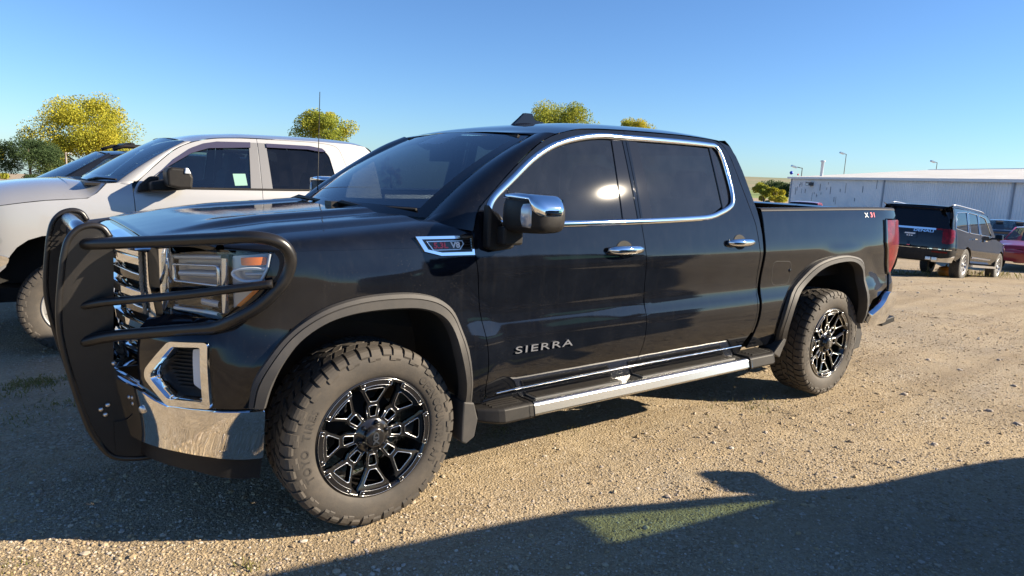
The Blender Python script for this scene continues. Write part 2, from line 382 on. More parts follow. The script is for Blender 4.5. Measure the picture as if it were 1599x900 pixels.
def body_surface(plan_pts, zprof, belt, ta, tb, arches=(), inset=None, x_ref=.5, soft=(-.75, -.25, 4.1, 4.5)):
    PL = crom(plan_pts, 24); dd = np.r_[0, np.cumsum(np.linalg.norm(np.diff(PL, axis=0), axis=1))]
    i0 = np.argmin(np.abs(PL[:, 0] - x_ref) + (PL[:, 1] > -.6) * 9); dd = dd - dd[i0] + x_ref
    ZP = crom(zprof, 16)
    def plan(s):
        e = .015; x = np.interp(s, dd, PL[:, 0]); y = np.interp(s, dd, PL[:, 1])
        tx = np.interp(s + e, dd, PL[:, 0]) - np.interp(s - e, dd, PL[:, 0]); ty = np.interp(s + e, dd, PL[:, 1]) - np.interp(s - e, dd, PL[:, 1])
        l = np.hypot(tx, ty) + 1e-12; return x, y, ty / l, -tx / l
    def S(s, z, d=0.0):
        s = np.asarray(s, float); z = np.asarray(z, float); x, y, nx, ny = plan(s)
        dz = np.maximum(z - belt, 0); o = np.interp(z, ZP[:, 0], ZP[:, 1]) - (ta * dz + tb * dz * dz)
        side = smooth(soft[0], soft[1], s) * (1 - .5 * smooth(soft[2], soft[3], s)); o = o * (.35 + .65 * side)
        for wx, wz in arches:
            r = np.hypot(s - wx, z - wz); o = o + .022 * (1 - smooth(.56, .75, r)) * smooth(.3, .6, z)
        if inset: o = o + inset(s, z)
        o = o + d
        return np.stack(np.broadcast_arrays(x + nx * o, y + ny * o, z), -1)
    S.s0 = dd[0]; S.s1 = dd[-1]
    return S
# ---------------------------------------------------------------- ground
CAMP = np.array([-1.26442, -3.59177, 1.56799])
FW = np.array([.602356, .798205])
def gdepth(x, y): return (np.asarray(x) - CAMP[0]) * FW[0] + (np.asarray(y) - CAMP[1]) * FW[1]
_GP = np.array([(-4000, 0), (-20, 0), (6, 0), (9, -.03), (12, -.15), (15, -.34), (17.6, -.56), (20, -.80), (23, -.94), (30, -1.0), (45, -1.15), (80, -2.0), (150, -4.0), (400, -5.5), (4000, -6)], float)
_gx = np.linspace(-30, 420, 1801); _gy = np.interp(_gx, _GP[:, 0], _GP[:, 1]); _gy = np.convolve(np.pad(_gy, 8, 'edge'), np.ones(17) / 17, 'valid')
_GD = np.vstack([[-4000, 0], np.stack([_gx, _gy], 1), [4000, -6]])
def gz(x, y):
    x = np.asarray(x, float); y = np.asarray(y, float)
    D = gdepth(x, y); g = np.interp(D, _GD[:, 0], _GD[:, 1])
    lat = (x - CAMP[0]) * FW[1] - (y - CAMP[1]) * FW[0]
    g = g - .032 * np.maximum(D - 110, 0) * smooth(.1, -.2, lat / np.maximum(D, 1))
    return g - .12 * smooth(1.3, 2.9, y) * (1 - smooth(3, 8, x))
def vnoise(x, y, f, seed):
    r = np.random.default_rng(seed).random((256, 256)); X = x * f + 1000; Y = y * f + 1000
    i = np.floor(X).astype(int); j = np.floor(Y).astype(int); u = X - i; v = Y - j; u = u * u * (3 - 2 * u); v = v * v * (3 - 2 * v)
    a = r[i % 256, j % 256]; b = r[(i + 1) % 256, j % 256]; c = r[i % 256, (j + 1) % 256]; d = r[(i + 1) % 256, (j + 1) % 256]
    return (a * (1 - u) + b * u) * (1 - v) + (c * (1 - u) + d * u) * v - .5
def relief(x, y):
    rut = -.016 * np.exp(-(((y + 2.35 + .10 * np.sin(x * .6)) / .16) ** 2)) - .014 * np.exp(-(((y + 3.9 + .12 * np.sin(x * .5 + 1)) / .17) ** 2))
    return rut * (np.abs(x) < 40) + .030 * vnoise(x, y, .55, 1) + .016 * vnoise(x, y, 1.7, 2) + .007 * vnoise(x, y, 6, 3) + .004 * vnoise(x, y, 15, 4)
def ground_z(x, y):
    x = np.asarray(x, float); y = np.asarray(y, float)
    k = 1 - .75 * np.exp(-(((y + .95) / .5) ** 2)) * ((np.abs(x) < .6) | (np.abs(x - 3.745) < .6))
    return gz(x, y) + relief(x, y) * k - .012

def ground_material():
    m = bpy.data.materials.new('gravel_ground'); m.use_nodes = True; nt = m.node_tree; N = nt.nodes; L = nt.links; b = N['Principled BSDF']
    tc = N.new('ShaderNodeTexCoord')
    def noise(s, d=6, r=.6):
        n = N.new('ShaderNodeTexNoise'); n.inputs['Scale'].default_value = s; n.inputs['Detail'].default_value = d; n.inputs['Roughness'].default_value = r; L.new(tc.outputs['Object'], n.inputs['Vector']); return n
    def ramp(src, stops):
        r = N.new('ShaderNodeValToRGB'); e = r.color_ramp.elements
        while len(e) < len(stops): e.new(.5)
        for i, (p, c) in enumerate(stops): e[i].position = p; e[i].color = (*c, 1)
        L.new(src, r.inputs[0]); return r
    base = ramp(noise(.9, 8).outputs[0], [(.30, (.33, .25, .150)), (.5, (.41, .32, .200)), (.72, (.48, .385, .25))])
    vo = N.new('ShaderNodeTexVoronoi'); vo.inputs['Scale'].default_value = 75; vo.inputs['Randomness'].default_value = 1; L.new(tc.outputs['Object'], vo.inputs['Vector'])
    sep = N.new('ShaderNodeSeparateColor'); L.new(vo.outputs['Color'], sep.inputs[0])
    st = ramp(sep.outputs[0], [(.0, (.21, .16, .105)), (.35, (.35, .275, .175)), (.7, (.47, .38, .26)), (1.0, (.55, .475, .37))])
    mx = N.new('ShaderNodeMix'); mx.data_type = 'RGBA'; n2 = noise(2.2, 7); r2 = N.new('ShaderNodeMapRange'); r2.inputs[1].default_value = .35; r2.inputs[2].default_value = .65; r2.inputs[3].default_value = .15; r2.inputs[4].default_value = .75
    L.new(n2.outputs[0], r2.inputs[0]); L.new(r2.outputs[0], mx.inputs[0]); L.new(base.outputs[0], mx.inputs[6]); L.new(st.outputs[0], mx.inputs[7])
    mp = N.new('ShaderNodeMapping'); mp.inputs['Scale'].default_value = (.12, 1.5, 1); mp.inputs['Rotation'].default_value = (0, 0, -.12); L.new(tc.outputs['Object'], mp.inputs['Vector'])
    tk = N.new('ShaderNodeTexNoise'); tk.inputs['Scale'].default_value = 1.6; tk.inputs['Detail'].default_value = 5; L.new(mp.outputs[0], tk.inputs['Vector'])
    g1 = ramp(tk.outputs[0], [(.36, (.80, .79, .78)), (.52, (1, 1, 1)), (.66, (.90, .92, .96))])
    g2 = ramp(noise(.35, 5).outputs[0], [(.38, (.86, .88, .93)), (.60, (1.0, 1.0, 1.0))])
    m1 = N.new('ShaderNodeMix'); m1.data_type = 'RGBA'; m1.blend_type = 'MULTIPLY'; m1.inputs[0].default_value = 1; L.new(mx.outputs[2], m1.inputs[6]); L.new(g1.outputs[0], m1.inputs[7])
    m2 = N.new('ShaderNodeMix'); m2.data_type = 'RGBA'; m2.blend_type = 'MULTIPLY'; m2.inputs[0].default_value = 1; L.new(m1.outputs[2], m2.inputs[6]); L.new(g2.outputs[0], m2.inputs[7])
    L.new(m2.outputs[2], b.inputs['Base Color']); b.inputs['Roughness'].default_value = .95; b.inputs['Specular IOR Level'].default_value = .2
    v2 = N.new('ShaderNodeTexVoronoi'); v2.inputs['Scale'].default_value = 170; L.new(tc.outputs['Object'], v2.inputs['Vector'])
    n3 = noise(60, 6, .7)
    ad = N.new('ShaderNodeMath'); ad.operation = 'MULTIPLY_ADD'; ad.inputs[1].default_value = -.7; L.new(vo.outputs['Distance'], ad.inputs[0]); L.new(n3.outputs[0], ad.inputs[2])
    ae = N.new('ShaderNodeMath'); ae.operation = 'MULTIPLY_ADD'; ae.inputs[1].default_value = -.4; L.new(v2.outputs['Distance'], ae.inputs[0]); L.new(ad.outputs[0], ae.inputs[2])
    bp = N.new('ShaderNodeBump'); bp.inputs['Strength'].default_value = .75; bp.inputs['Distance'].default_value = .012; L.new(ae.outputs[0], bp.inputs['Height']); L.new(bp.outputs[0], b.inputs['Normal'])
    return m
GRAVEL = ground_material()
def fast_mesh(name, V, F, mats, parent=None, kind=None, smooth_=False):
    me = bpy.data.meshes.new(name); V = np.ascontiguousarray(V, np.float32); F = np.ascontiguousarray(F, np.int32); k = F.shape[1]
    me.vertices.add(len(V)); me.vertices.foreach_set('co', V.ravel()); me.loops.add(F.size); me.loops.foreach_set('vertex_index', F.ravel())
    me.polygons.add(len(F)); me.polygons.foreach_set('loop_start', np.arange(0, F.size, k, dtype=np.int32)); me.polygons.foreach_set('use_smooth', np.full(len(F), smooth_))
    me.update(calc_edges=True); me.validate()
    return link(me, name, parent, mats, kind)
def axis(lo, hi, fine_lo, fine_hi, h, grow=1.09):
    a = list(np.arange(fine_lo, fine_hi + h * .5, h)); s = h
    while a[-1] < hi: s *= grow; a.append(a[-1] + s)
    s = h
    while a[0] > lo: s *= grow; a.insert(0, a[0] - s)
    return np.array(a)
gx = axis(-4500, 4500, -3.2, 6.0, .035); gy = axis(-4500, 4500, -3.2, 4.0, .035)
XX, YY = np.meshgrid(gx, gy, indexing='ij'); ZZ = ground_z(XX, YY); n, m = XX.shape
ii = (np.arange(n - 1)[:, None] * m + np.arange(m - 1)[None]).ravel()
ground = fast_mesh('ground', np.stack([XX, YY, ZZ], -1).reshape(-1, 3), np.stack([ii, ii + m, ii + m + 1, ii + 1], 1), GRAVEL, kind='structure', smooth_=True)
# ---------------------------------------------------------------- pickup shell (used for the black truck and the one parked out of frame)
PLAN1 = [(-.955, 0), (-.94, -.2), (-.90, -.38), (-.85, -.55), (-.77, -.71), (-.66, -.85), (-.56, -.925), (-.44, -.972), (-.25, -.995), (0, -1.0), (.5, -1.0), (1.5, -1.0), (2.6, -1.0), (3.7, -1.0), (4.2, -1.0), (4.45, -.99), (4.62, -.968), (4.72, -.925), (4.77, -.85), (4.79, -.7), (4.80, -.4), (4.80, 0)]
ZP1 = [(.40, -.10), (.48, -.062), (.55, -.025), (.62, .005), (.69, .022), (.76, .028), (.80, .026), (.84, .016), (.88, .004), (.93, -.001), (1.0, .004), (1.07, .012), (1.13, .016), (1.19, .007), (1.26, -.009), (1.33, -.026), (1.36, -.035)]
S = body_surface(PLAN1, ZP1, 1.36, .33, .06, ((0., .45), (3.745, .45)), inset=lambda s, z: -.085 * smooth(.88, .98, z) * (1 - smooth(-.85, -.45, s)))
SC = S.s0; SE = S.s1
FA = [(-.495, .63), (-.475, .74), (-.432, .83), (-.362, .91), (-.272, .968), (-.18, 1.000), (-.06, 1.018), (.09, 1.018), (.21, 1.006), (.30, .965), (.345, .89), (.380, .77), (.455, .53), (.475, .48)]
RA = [(3.125, .45), (3.045, .615), (3.07, .80), (3.24, .93), (3.40, 1.025), (3.63, 1.062), (3.84, 1.05), (3.995, .975), (4.035, .80), (4.15, .53)]
def zh(x): return np.interp(x, [-.85, -.6, -.33, 0, .3, .5], [1.236, 1.268, 1.303, 1.328, 1.352, 1.36])
HOODY = .83
def hood_front(y): return -.795 + .20 * smooth(.50, .86, np.abs(y))
def hood_rear(y): return .13 + .16 * (np.abs(y) / .8) ** 2
def edge_y(x):
    return float(np.interp(x, [-.62, -.45, -.2, .5], [.80, .83, .84, .84]))

def pickup_shell(root, P, gs, gw, detail=True):
    # hood
    n, m = 44, 64; G = np.zeros((n, m + 1, 3))
    for j in range(m + 1):
        y = -HOODY + 2 * HOODY * j / m; a, b = hood_front(y), hood_rear(y)
        x = np.linspace(a, b, n); ay = abs(y)
        z = zh(x) + .012 * (1 - (y / HOODY) ** 2) + .020 * smooth(.54, .46, ay) * smooth(-.80, -.45, x) - .012 * smooth(.40, .30, ay) * smooth(-.62, -.3, x) - .022 * smooth(.70, HOODY, ay)
        G[:, j, 0] = x; G[:, j, 1] = y; G[:, j, 2] = z
    lip = G[0:1].copy(); l2 = lip.copy(); l2[:, :, 0] -= .006; l2[:, :, 2] -= .012; l3 = lip.copy(); l3[:, :, 0] += .004; l3[:, :, 2] -= .034
    grid('hood', np.concatenate([l3, l2, G]), P, root)
    # fenders: side panel plus the rolled top
    fp = [(-.432, 1.235), (-.446, 1.18), (-.475, 1.105), (-.43, 1.03), (-.372, .925)] + FA[4:] + [(.50, .455), (.60, .445), (.583, .50), (.56, .57), (.515, .888), (.47, 1.19), (.463, 1.235)]
    panel('front_fender', fp, S, P, root)
    for sg in (1, -1):
        ss = np.linspace(-.62, .50, 40); ww = np.linspace(0, 1, 14); G = np.zeros((40, 14, 3))
        for i, s in enumerate(ss):
            p0 = S(np.array(s), np.array(1.233)); t0 = S(np.array(s), np.array(1.236)) - S(np.array(s), np.array(1.230)); t0 = t0 / t0[2]
            ye = edge_y(s); xe = p0[0] if s > -.45 else max(float(p0[0]), float(hood_front(ye)) + .004)
            p3 = np.array([xe, -ye - .004, float(zh(xe)) - .012 + .012 * (1 - (ye / HOODY) ** 2)])
            hgt = p3[2] - p0[2]; p1 = p0 + t0 * hgt * .75; p2 = p3 + np.array([0, -1, -.12]) * max(.03, .62 * abs(p0[1] + ye))
            for j, w in enumerate(ww): G[i, j] = (1 - w) ** 3 * p0 + 3 * (1 - w) ** 2 * w * p1 + 3 * (1 - w) * w * w * p2 + w ** 3 * p3
        G[:, :, 1] *= sg
        grid('fender_top', G, P, root, flip=(sg < 0))
    # doors with the window opening, glass, pillar covers
    top1 = [(.55, 1.430), (.734, 1.576), (.921, 1.708), (1.063, 1.775), (1.251, 1.814)]; ct = crom([(.505, 1.385)] + top1 + [(1.575, 1.831)], 4)
    fd = [(.612, .475), (.585, .50), (.56, .57), (.515, .888), (.47, 1.19), (.464, 1.25), (.475, 1.31)] + [tuple(p) for p in ct] + [(1.577, 1.70), (1.583, 1.497), (1.582, 1.336), (1.60, 1.15), (1.622, .93), (1.632, .70), (1.635, .505)]
    W1 = crom([(.570, 1.384), (.606, 1.443), (.726, 1.531), (.91, 1.655), (1.097, 1.735), (1.346, 1.782), (1.55, 1.790)], 4)
    w1 = [tuple(p) for p in W1] + [(1.562, 1.345)] + [(1.0, 1.333), (.62, 1.337, .03)]
    w1 = rnd(w1, .006); panel('front_door', fd, S, P, root, holes=[w1])
    cr_ = crom([(2.031, 1.838), (2.30, 1.834), (2.41, 1.822), (2.475, 1.785), (2.515, 1.72), (2.565, 1.557), (2.60, 1.45), (2.648, 1.306)], 4)
    rd = [(1.635, .505), (1.632, .70), (1.622, .93), (1.60, 1.15), (1.582, 1.336), (1.583, 1.497), (1.577, 1.70), (1.575, 1.831)] + [tuple(p) for p in cr_] + [(2.676, 1.1), (2.688, .9), (2.69, .60), (2.66, .51)]
    w2 = rnd([(1.60, 1.345), (1.597, 1.790), (2.02, 1.797), (2.375, 1.790, .03), (2.425, 1.70, .05), (2.448, 1.50, .08), (2.40, 1.418, .10), (2.20, 1.362, .1)], .008)
    panel('rear_door', rd, S, P, root, holes=[w2])
    sg_ = [(.665, 1.345), (.72, 1.522)] + [tuple(p) for p in W1[8:]][:-1] + [(1.475, 1.788), (1.452, 1.345)]
    tri = [(.573, 1.40), (.606, 1.443), (.714, 1.520), (.66, 1.340), (.60, 1.340)]
    panel('quarter_cover', tri, S, GLOSSBLK, root, d=-.010, gap=0)
    panel('front_window', sg_, S, gs, root, d=-.010, thick=.004, gap=0)
    panel('pillar_cover', [(1.47, 1.787), (1.562, 1.789), (1.560, 1.345), (1.448, 1.345)], S, PILLARBLK, root, d=-.004, gap=.001)
    panel('pillar_cover', [(1.598, 1.789), (1.672, 1.793), (1.690, 1.346), (1.600, 1.345)], S, PILLARBLK, root, d=-.004, gap=.001)
    rw = rnd([(1.690, 1.348), (1.672, 1.792), (2.02, 1.796), (2.318, 1.790), (2.338, 1.425), (2.20, 1.366)], .01)
    panel('rear_window', rw, S, gs, root, d=-.010, thick=.004, gap=0)
    panel('window_divider', [(2.318, 1.790), (2.345, 1.790), (2.366, 1.425), (2.338, 1.41)], S, PILLARBLK, root, d=-.003, gap=0)
    panel('quarter_window', rnd([(2.345, 1.789), (2.372, 1.788), (2.422, 1.70), (2.446, 1.50), (2.398, 1.42), (2.366, 1.408)], .01), S, gs, root, d=-.010, thick=.004, gap=0)
    # A-pillar, roof, windshield
    Dg = crom([(.47, 1.30), (.49, 1.36), (.515, 1.405), (.55, 1.434), (.734, 1.580), (.921, 1.712), (1.063, 1.779)], 6)
    tw = crom([[-.13], [-.07], [-.01], [.06], [.47], [.76], [1.0]], 6)[:, 0]
    bg = .088 * np.clip(tw, 0, 1) * (1 - np.clip(tw, 0, 1)); Wn = np.stack([.349 + .667 * tw - bg, -(.770 - .11 * tw) - .12 * np.minimum(tw, 0) * -1 * 0, 1.345 + .421 * tw + bg], 1)
    Dp = S(Dg[:, 0], Dg[:, 1]); k = 12
    for sg in (1, -1):
        G = np.zeros((len(Dp), k, 3))
        for i in range(len(Dp)):
            t = np.linspace(0, 1, k)[:, None]; q = Wn[i] * (1 - t) + Dp[i] * t
            out = np.array([-.45, -.75, .35]); out /= np.linalg.norm(out); q = q + out * (4 * t * (1 - t)) * np.linalg.norm(Wn[i] - Dp[i]) * .16; G[i] = q
        G[:, :, 1] *= sg; grid('roof_pillar', G, P, root, flip=(sg > 0))
    xs = [1.02, 1.063, 1.251, 1.568, 2.031, 2.25, 2.40, 2.47, 2.525, 2.545]; ze = [1.772, 1.779, 1.818, 1.835, 1.842, 1.839, 1.832, 1.824, 1.805, 1.78]; zc = [1.792, 1.803, 1.848, 1.888, 1.903, 1.900, 1.893, 1.884, 1.862, 1.83]
    st = []
    for x, a, c in zip(xs, ze, zc):
        y = float(S(np.array(x), np.array(a))[1]); st.append((x, -y if y < 0 else y, a, x - .02 * (x < 1.03), c))
    st[0] = (1.02, .668, 1.772, .972, 1.794)
    def rs(Q, t, v): return Q
    strip('roof', st, P, root, m=48, pw=3.0, n=6)
    # windshield with its black border
    n, m = 26, 40; G = np.zeros((n, m + 1, 3)); mi = []
    for i in range(n):
        t = i / (n - 1)
        a = np.array([.345 + (1.012 - .345) * t, .774 + (.664 - .774) * t, 1.345 + (1.766 - 1.345) * t])
        xm = (.145 + (.968 - .145) * t); zm = 1.343 + (1.792 - 1.343) * t
        for j in range(m + 1):
            v = -1 + 2 * j / m; w = 1 - v * v
            G[i, j] = (a[0] + (xm - a[0]) * w - .022 * 4 * t * (1 - t), a[1] * v, a[2] + (zm - a[2]) * w + .022 * 4 * t * (1 - t))
    for i in range(n - 1):
        for j in range(m):
            e = j < 2 or j >= m - 2 or i < 2 or i >= n - 2 or (i >= n - 6 and 16 <= j <= 23); mi.append(1 if e else 0)
    grid('windshield', G, [gw, FRIT], root, mi=mi)
    # cowl between hood and glass
    m = 40; C = np.zeros((4, m + 1, 3))
    for j in range(m + 1):
        y = -HOODY + .02 + 2 * (HOODY - .02) * j / m; b = hood_rear(y)
        C[0, j] = (b - .06, y, zh(b) - .03); C[1, j] = (b + .02, y, zh(b) - .02); v = y / .774
        xg = .345 + (.145 - .345) * (1 - v * v) if abs(v) < 1 else .36
        C[2, j] = (xg - .01, y, 1.336); C[3, j] = (xg + .03, y, 1.344)
    grid('cowl', C, PLASTIC, root)
    # rear cab corner and back wall
    cc = [(2.690, .60), (2.690, .9), (2.679, 1.1), (2.651, 1.306), (2.603, 1.45), (2.568, 1.557), (2.518, 1.72), (2.478, 1.785), (2.42, 1.828), (2.53, 1.80), (2.575, 1.74), (2.612, 1.65), (2.655, 1.50), (2.685, 1.40), (2.705, 1.25), (2.708, .60)]
    panel('cab_corner', cc, S, P, root, gap=.001, thick=.02, step=.03)
    zz = [.5, .9, 1.25, 1.38, 1.5, 1.65, 1.74, 1.80, 1.835]; xx = [2.70, 2.70, 2.70, 2.682, 2.655, 2.612, 2.575, 2.54, 2.50]
    bw = [(x, abs(float(S(np.array(x), np.array(z))[1])) - .004, z, x, z) for x, z in zip(xx, zz)]
    strip('cab_back', bw[:4], P, root, n=3, m=8, flip=True); strip('back_window', bw[3:7], gs, root, n=3, m=16, flip=True); strip('cab_back', bw[6:], P, root, n=3, m=16, flip=True)
    # bed
    tls = [(4.385, 1.335), (4.372, 1.17), (4.46, .975), (4.52, .88)]
    zb = 1.398
    bs_ = [(2.745, .47), (2.735, .60), (2.735, 1.0), (2.735, zb), (3.6, zb + .010), (4.30, zb + .016), (4.60, zb + .014), (4.625, zb - .03), (4.56, zb - .055), (4.39, 1.345)] + tls[1:] + [(4.50, .80), (4.36, .75), (4.20, .72), (4.15, .60)] + RA[::-1][1:] + [(3.10, .47)]
    panel('bed_side', bs_, S, P, root)
    for sg in (1, -1):
        rp = np.array([[2.735, zb], [3.6, zb + .010], [4.30, zb + .016], [4.62, zb + .012]]); rp = crom(rp, 8); A = S(rp[:, 0], rp[:, 1])
        G = np.zeros((len(A), 5, 3)); G[:, 0] = A; G[:, 1] = A + [0, .01, .016]; G[:, 2] = A + [0, .03, .020]; G[:, 3] = A + [0, .075, .018]; G[:, 4] = A + [0, .08, -.03]
        G[:, :, 1] *= sg; grid('bed_rail_cap', G, PLASTIC, root, flip=(sg < 0))
    b = MB(); b.box((3.72, 0, .93), (1.95, 1.66, .03)); b.box((3.72, .83, 1.15), (1.95, .02, .5)); b.box((3.72, -.83, 1.15), (1.95, .02, .5)); b.box((2.76, 0, 1.13), (.03, 1.68, .54)); b.build('bed_liner', PITCH, root)
    tg = [(4.735, .69), (4.735, 1.36), (4.76, 1.405), (SE, 1.408), (SE, .69)]
    panel('tailgate', tg, S, P, root, join=True, thick=.06, d=-.004)
    panel('tail_panel', [(4.54, .74), (4.57, .95), (4.60, .92), (4.72, .70), (4.70, .66), (4.52, .70)], S, P, root)
    rb = rnd([(4.19, .60), (4.23, .51), (4.40, .485), (SE + .002, .485), (SE + .002, .70), (4.80, .71), (4.62, .742), (4.46, .765), (4.40, .70), (4.30, .66)], .02)
    panel('rear_bumper', rb, S, CHROME, root, join=True, d=.045, thick=.05, gap=0)
    # wheel wells, underbody, and a dark box added in the nose to block light
    for arch in (FA, RA):
        c = crom(arch, 3); X = S(c[:, 0], c[:, 1])
        for sg in (1, -1):
            ys = [0, .02, .25, .45]; G = np.zeros((len(X), 4, 3))
            for k, y in enumerate(ys): G[:, k] = X + [0, y, .012 * min(k, 1)]
            m_ = MB(); G2 = G.copy(); G2[:, :, 1] *= sg
            Q = G2.reshape(-1, 3); F = [(i * 4 + j, i * 4 + j + 1, (i + 1) * 4 + j + 1, (i + 1) * 4 + j) for i in range(len(X) - 1) for j in range(3)]
            m_.add(Q, F, True); e = G2[:, 3]; m_.add(e, [tuple(range(len(e)))]); m_.build('wheel_well', PITCH, root)
    b = MB(); b.box((1.95, 0, .50), (4.5, 1.0, .06)); b.box((1.62, 0, .56), (1.95, 1.66, .05)); b.box((1.9, .48, .47), (5.2, .09, .14)); b.box((1.9, -.48, .47), (5.2, .09, .14)); b.box((-.15, 0, .80), (.95, 1.0, .62)); b.box((.5, 0, .80), (.05, 1.7, .62)); b.box((2.9, -.6, .55), (.6, .5, .2)); b.build('underbody', PITCH, root)
    b = MB(); b.tube([(0, -.75, .41), (0, .75, .41)], .045); b.build('front_axle', PITCH, root); b = MB(); b.tube([(3.9, -.35, .36), (4.4, -.35, .40), (4.75, -.5, .42)], .035); b.build('exhaust_pipe', PITCH, root); b = MB(); b.tube([(3.745, -.8, .41), (3.745, .8, .41)], .05); b.lathe([(0, -.14), (.12, -.1), (.16, 0), (.12, .1), (0, .14)], 14, 'y', (3.745, 0, .41)); b.build('rear_axle', PITCH, root)
    # cabin, with dark boxes added along the doors and back against light leaks
    b = MB(); b.box((1.62, .87, .95), (2.05, .03, .75)); b.box((1.62, -.87, .95), (2.05, .03, .75)); b.box((2.62, 0, .95), (.05, 1.7, .85)); b.box((.62, 0, 1.12), (.35, 1.6, .30)); b.box((.50, 0, 1.25), (.42, 1.50, .06), ry=-.12); b.box((1.5, 0, .72), (.9, .28, .3)); b.build('dashboard', CLOTH, root)
    for sx, ys in ((1.30, (-.42, .42)), (2.22, (-.45, .45))):
        for y in ys:
            b = MB(); b.box((sx, y, .86), (.52, .52, .16)); b.box((sx + .30, y, 1.16), (.15, .48, .58), ry=.22, taper=.8); b.box((sx + .385, y, 1.545), (.11, .27, .19), ry=.15, taper=.85)
            bevel(b.build('seat', CLOTH, root), .03, 2)
    b = MB(); pts = [(.80 + .07 * math.cos(a), -.42 + .185 * math.sin(a), 1.22 + .17 * math.cos(a)) for a in np.linspace(0, 2 * math.pi, 28, endpoint=False)]
    b.tube(pts, .016, 8, closed=True); b.tube([(.80, -.42, 1.22), (.62, -.42, 1.15)], .035, 8); b.tube([(.80, -.59, 1.22), (.80, -.25, 1.22)], .018, 6); b.build('steering_wheel', CLOTH, root)
    b = MB(); b.box((.885, 0, 1.655), (.03, .26, .075)); b.tube([(.885, 0, 1.69), (.86, 0, 1.745)], .01, 6); b.build('rear_view_mirror', CLOTH, root)
    rocker = [(.575, .455), (.60, .41), (1.0, .395), (2.6, .42), (2.69, .44), (2.69, .495), (1.63, .492), (.62, .462)]
    panel('rocker_panel', rocker, S, P, root)

LAMPGREY = mat('clear_lamp_block', (.42, .45, .50), .15, .4, .6)
def side_mirror(root, capmat, sg=-1, lamp=True):
    """driver-side style mirror at local y<0; sg=+1 mirrors it to the far side"""
    g = sub('side_mirror', root)
    def mm(V): return [(v[0], -v[1] * sg, v[2]) for v in V]
    def mkm(b, name, m):
        V = mm(b.V); F = b.F if sg < 0 else [f[::-1] for f in b.F]; return mk(name, V, F, m, g, smooth=b.S)
    # housing: loft of rounded sections running outwards (section plane x/z, moving in -y)
    def loft(secs, k=20, zlo=None, zhi=None):
        V = []; F = []
        for (y, x0, x1, z0, z1, r) in secs:
            for i in range(k):
                a = 2 * math.pi * i / k; c, s = math.cos(a), math.sin(a); e = .55
                V.append(((x0 + x1) / 2 + (x1 - x0) / 2 * math.copysign(abs(c) ** e, c), y, (z0 + z1) / 2 + (z1 - z0) / 2 * math.copysign(abs(s) ** e, s)))
        n = len(secs)
        for j in range(n - 1):
            for i in range(k): F.append((j * k + i, (j + 1) * k + i, (j + 1) * k + (i + 1) % k, j * k + (i + 1) % k))
        F.append(tuple(range(k))); F.append(tuple((n - 1) * k + i for i in range(k))[::-1])
        return V, F
    secs = [(-1.045, .60, .71, 1.32, 1.44, 0), (-1.06, .575, .735, 1.310, 1.462, 0), (-1.09, .556, .745, 1.306, 1.474, 0), (-1.16, .545, .745, 1.306, 1.481, 0), (-1.24, .550, .745, 1.310, 1.481, 0), (-1.280, .560, .742, 1.314, 1.472, 0), (-1.305, .578, .735, 1.320, 1.452, 0), (-1.320, .600, .722, 1.330, 1.428, 0), (-1.326, .63, .70, 1.35, 1.405, 0)]
    b = MB(); V, F = loft(secs); b.add(V, F, True); o = mkm(b, 'housing', PLASTIC)
    def at_(y):
        for p, q in zip(secs, secs[1:]):
            if q[0] <= y <= p[0]: t = (y - p[0]) / (q[0] - p[0]); return [p[i] + (q[i] - p[i]) * t for i in range(6)]
        return secs[-1]
    cs = []
    for y, zl in ((-1.062, 1.455), (-1.09, 1.452), (-1.16, 1.451), (-1.270, 1.450), (-1.286, 1.400), (-1.300, 1.390), (-1.308, 1.388), (-1.320, 1.388), (-1.3235, 1.392)):
        _, x0, x1, z0, z1, r = at_(y); cs.append((y - .003, x0 - .006, x1 - .012, zl, z1 + .005, 0))
    b = MB(); V, F = loft(cs); b.add(V, F, True); mkm(b, 'cap', capmat)
    if lamp:
        b = MB(); V, F = loft([(y, x0 - .010, x1 - .14, zl, zh_, 0) for y, zl, zh_, (_, x0, x1, a_, c_, r) in [(y, zl, zh_, at_(y)) for y, zl, zh_ in ((-1.236, 1.352, 1.436), (-1.242, 1.338, 1.445), (-1.276, 1.338, 1.445), (-1.284, 1.350, 1.438))]]); b.add(V, F, True); mkm(b, 'turn_lamp', LAMPGREY)
    b = MB(); b.box((.735, -1.18, 1.395), (.012, .20, .135)); mkm(b, 'mirror_glass', CHROME)
    b = MB()
    q = [(.515, 1.425), (.515, 1.225), (.56, 1.210), (.66, 1.220), (.70, 1.29), (.66, 1.32), (.60, 1.34)]
    b.ext(q[::-1], lambda u, v, d: (u, -.985 - d, v), .055)
    b.box((.615, -1.055, 1.285), (.11, .09, .085)); o = mkm(b, 'mount', PLASTIC); bevel(o, .012, 2)
    return g

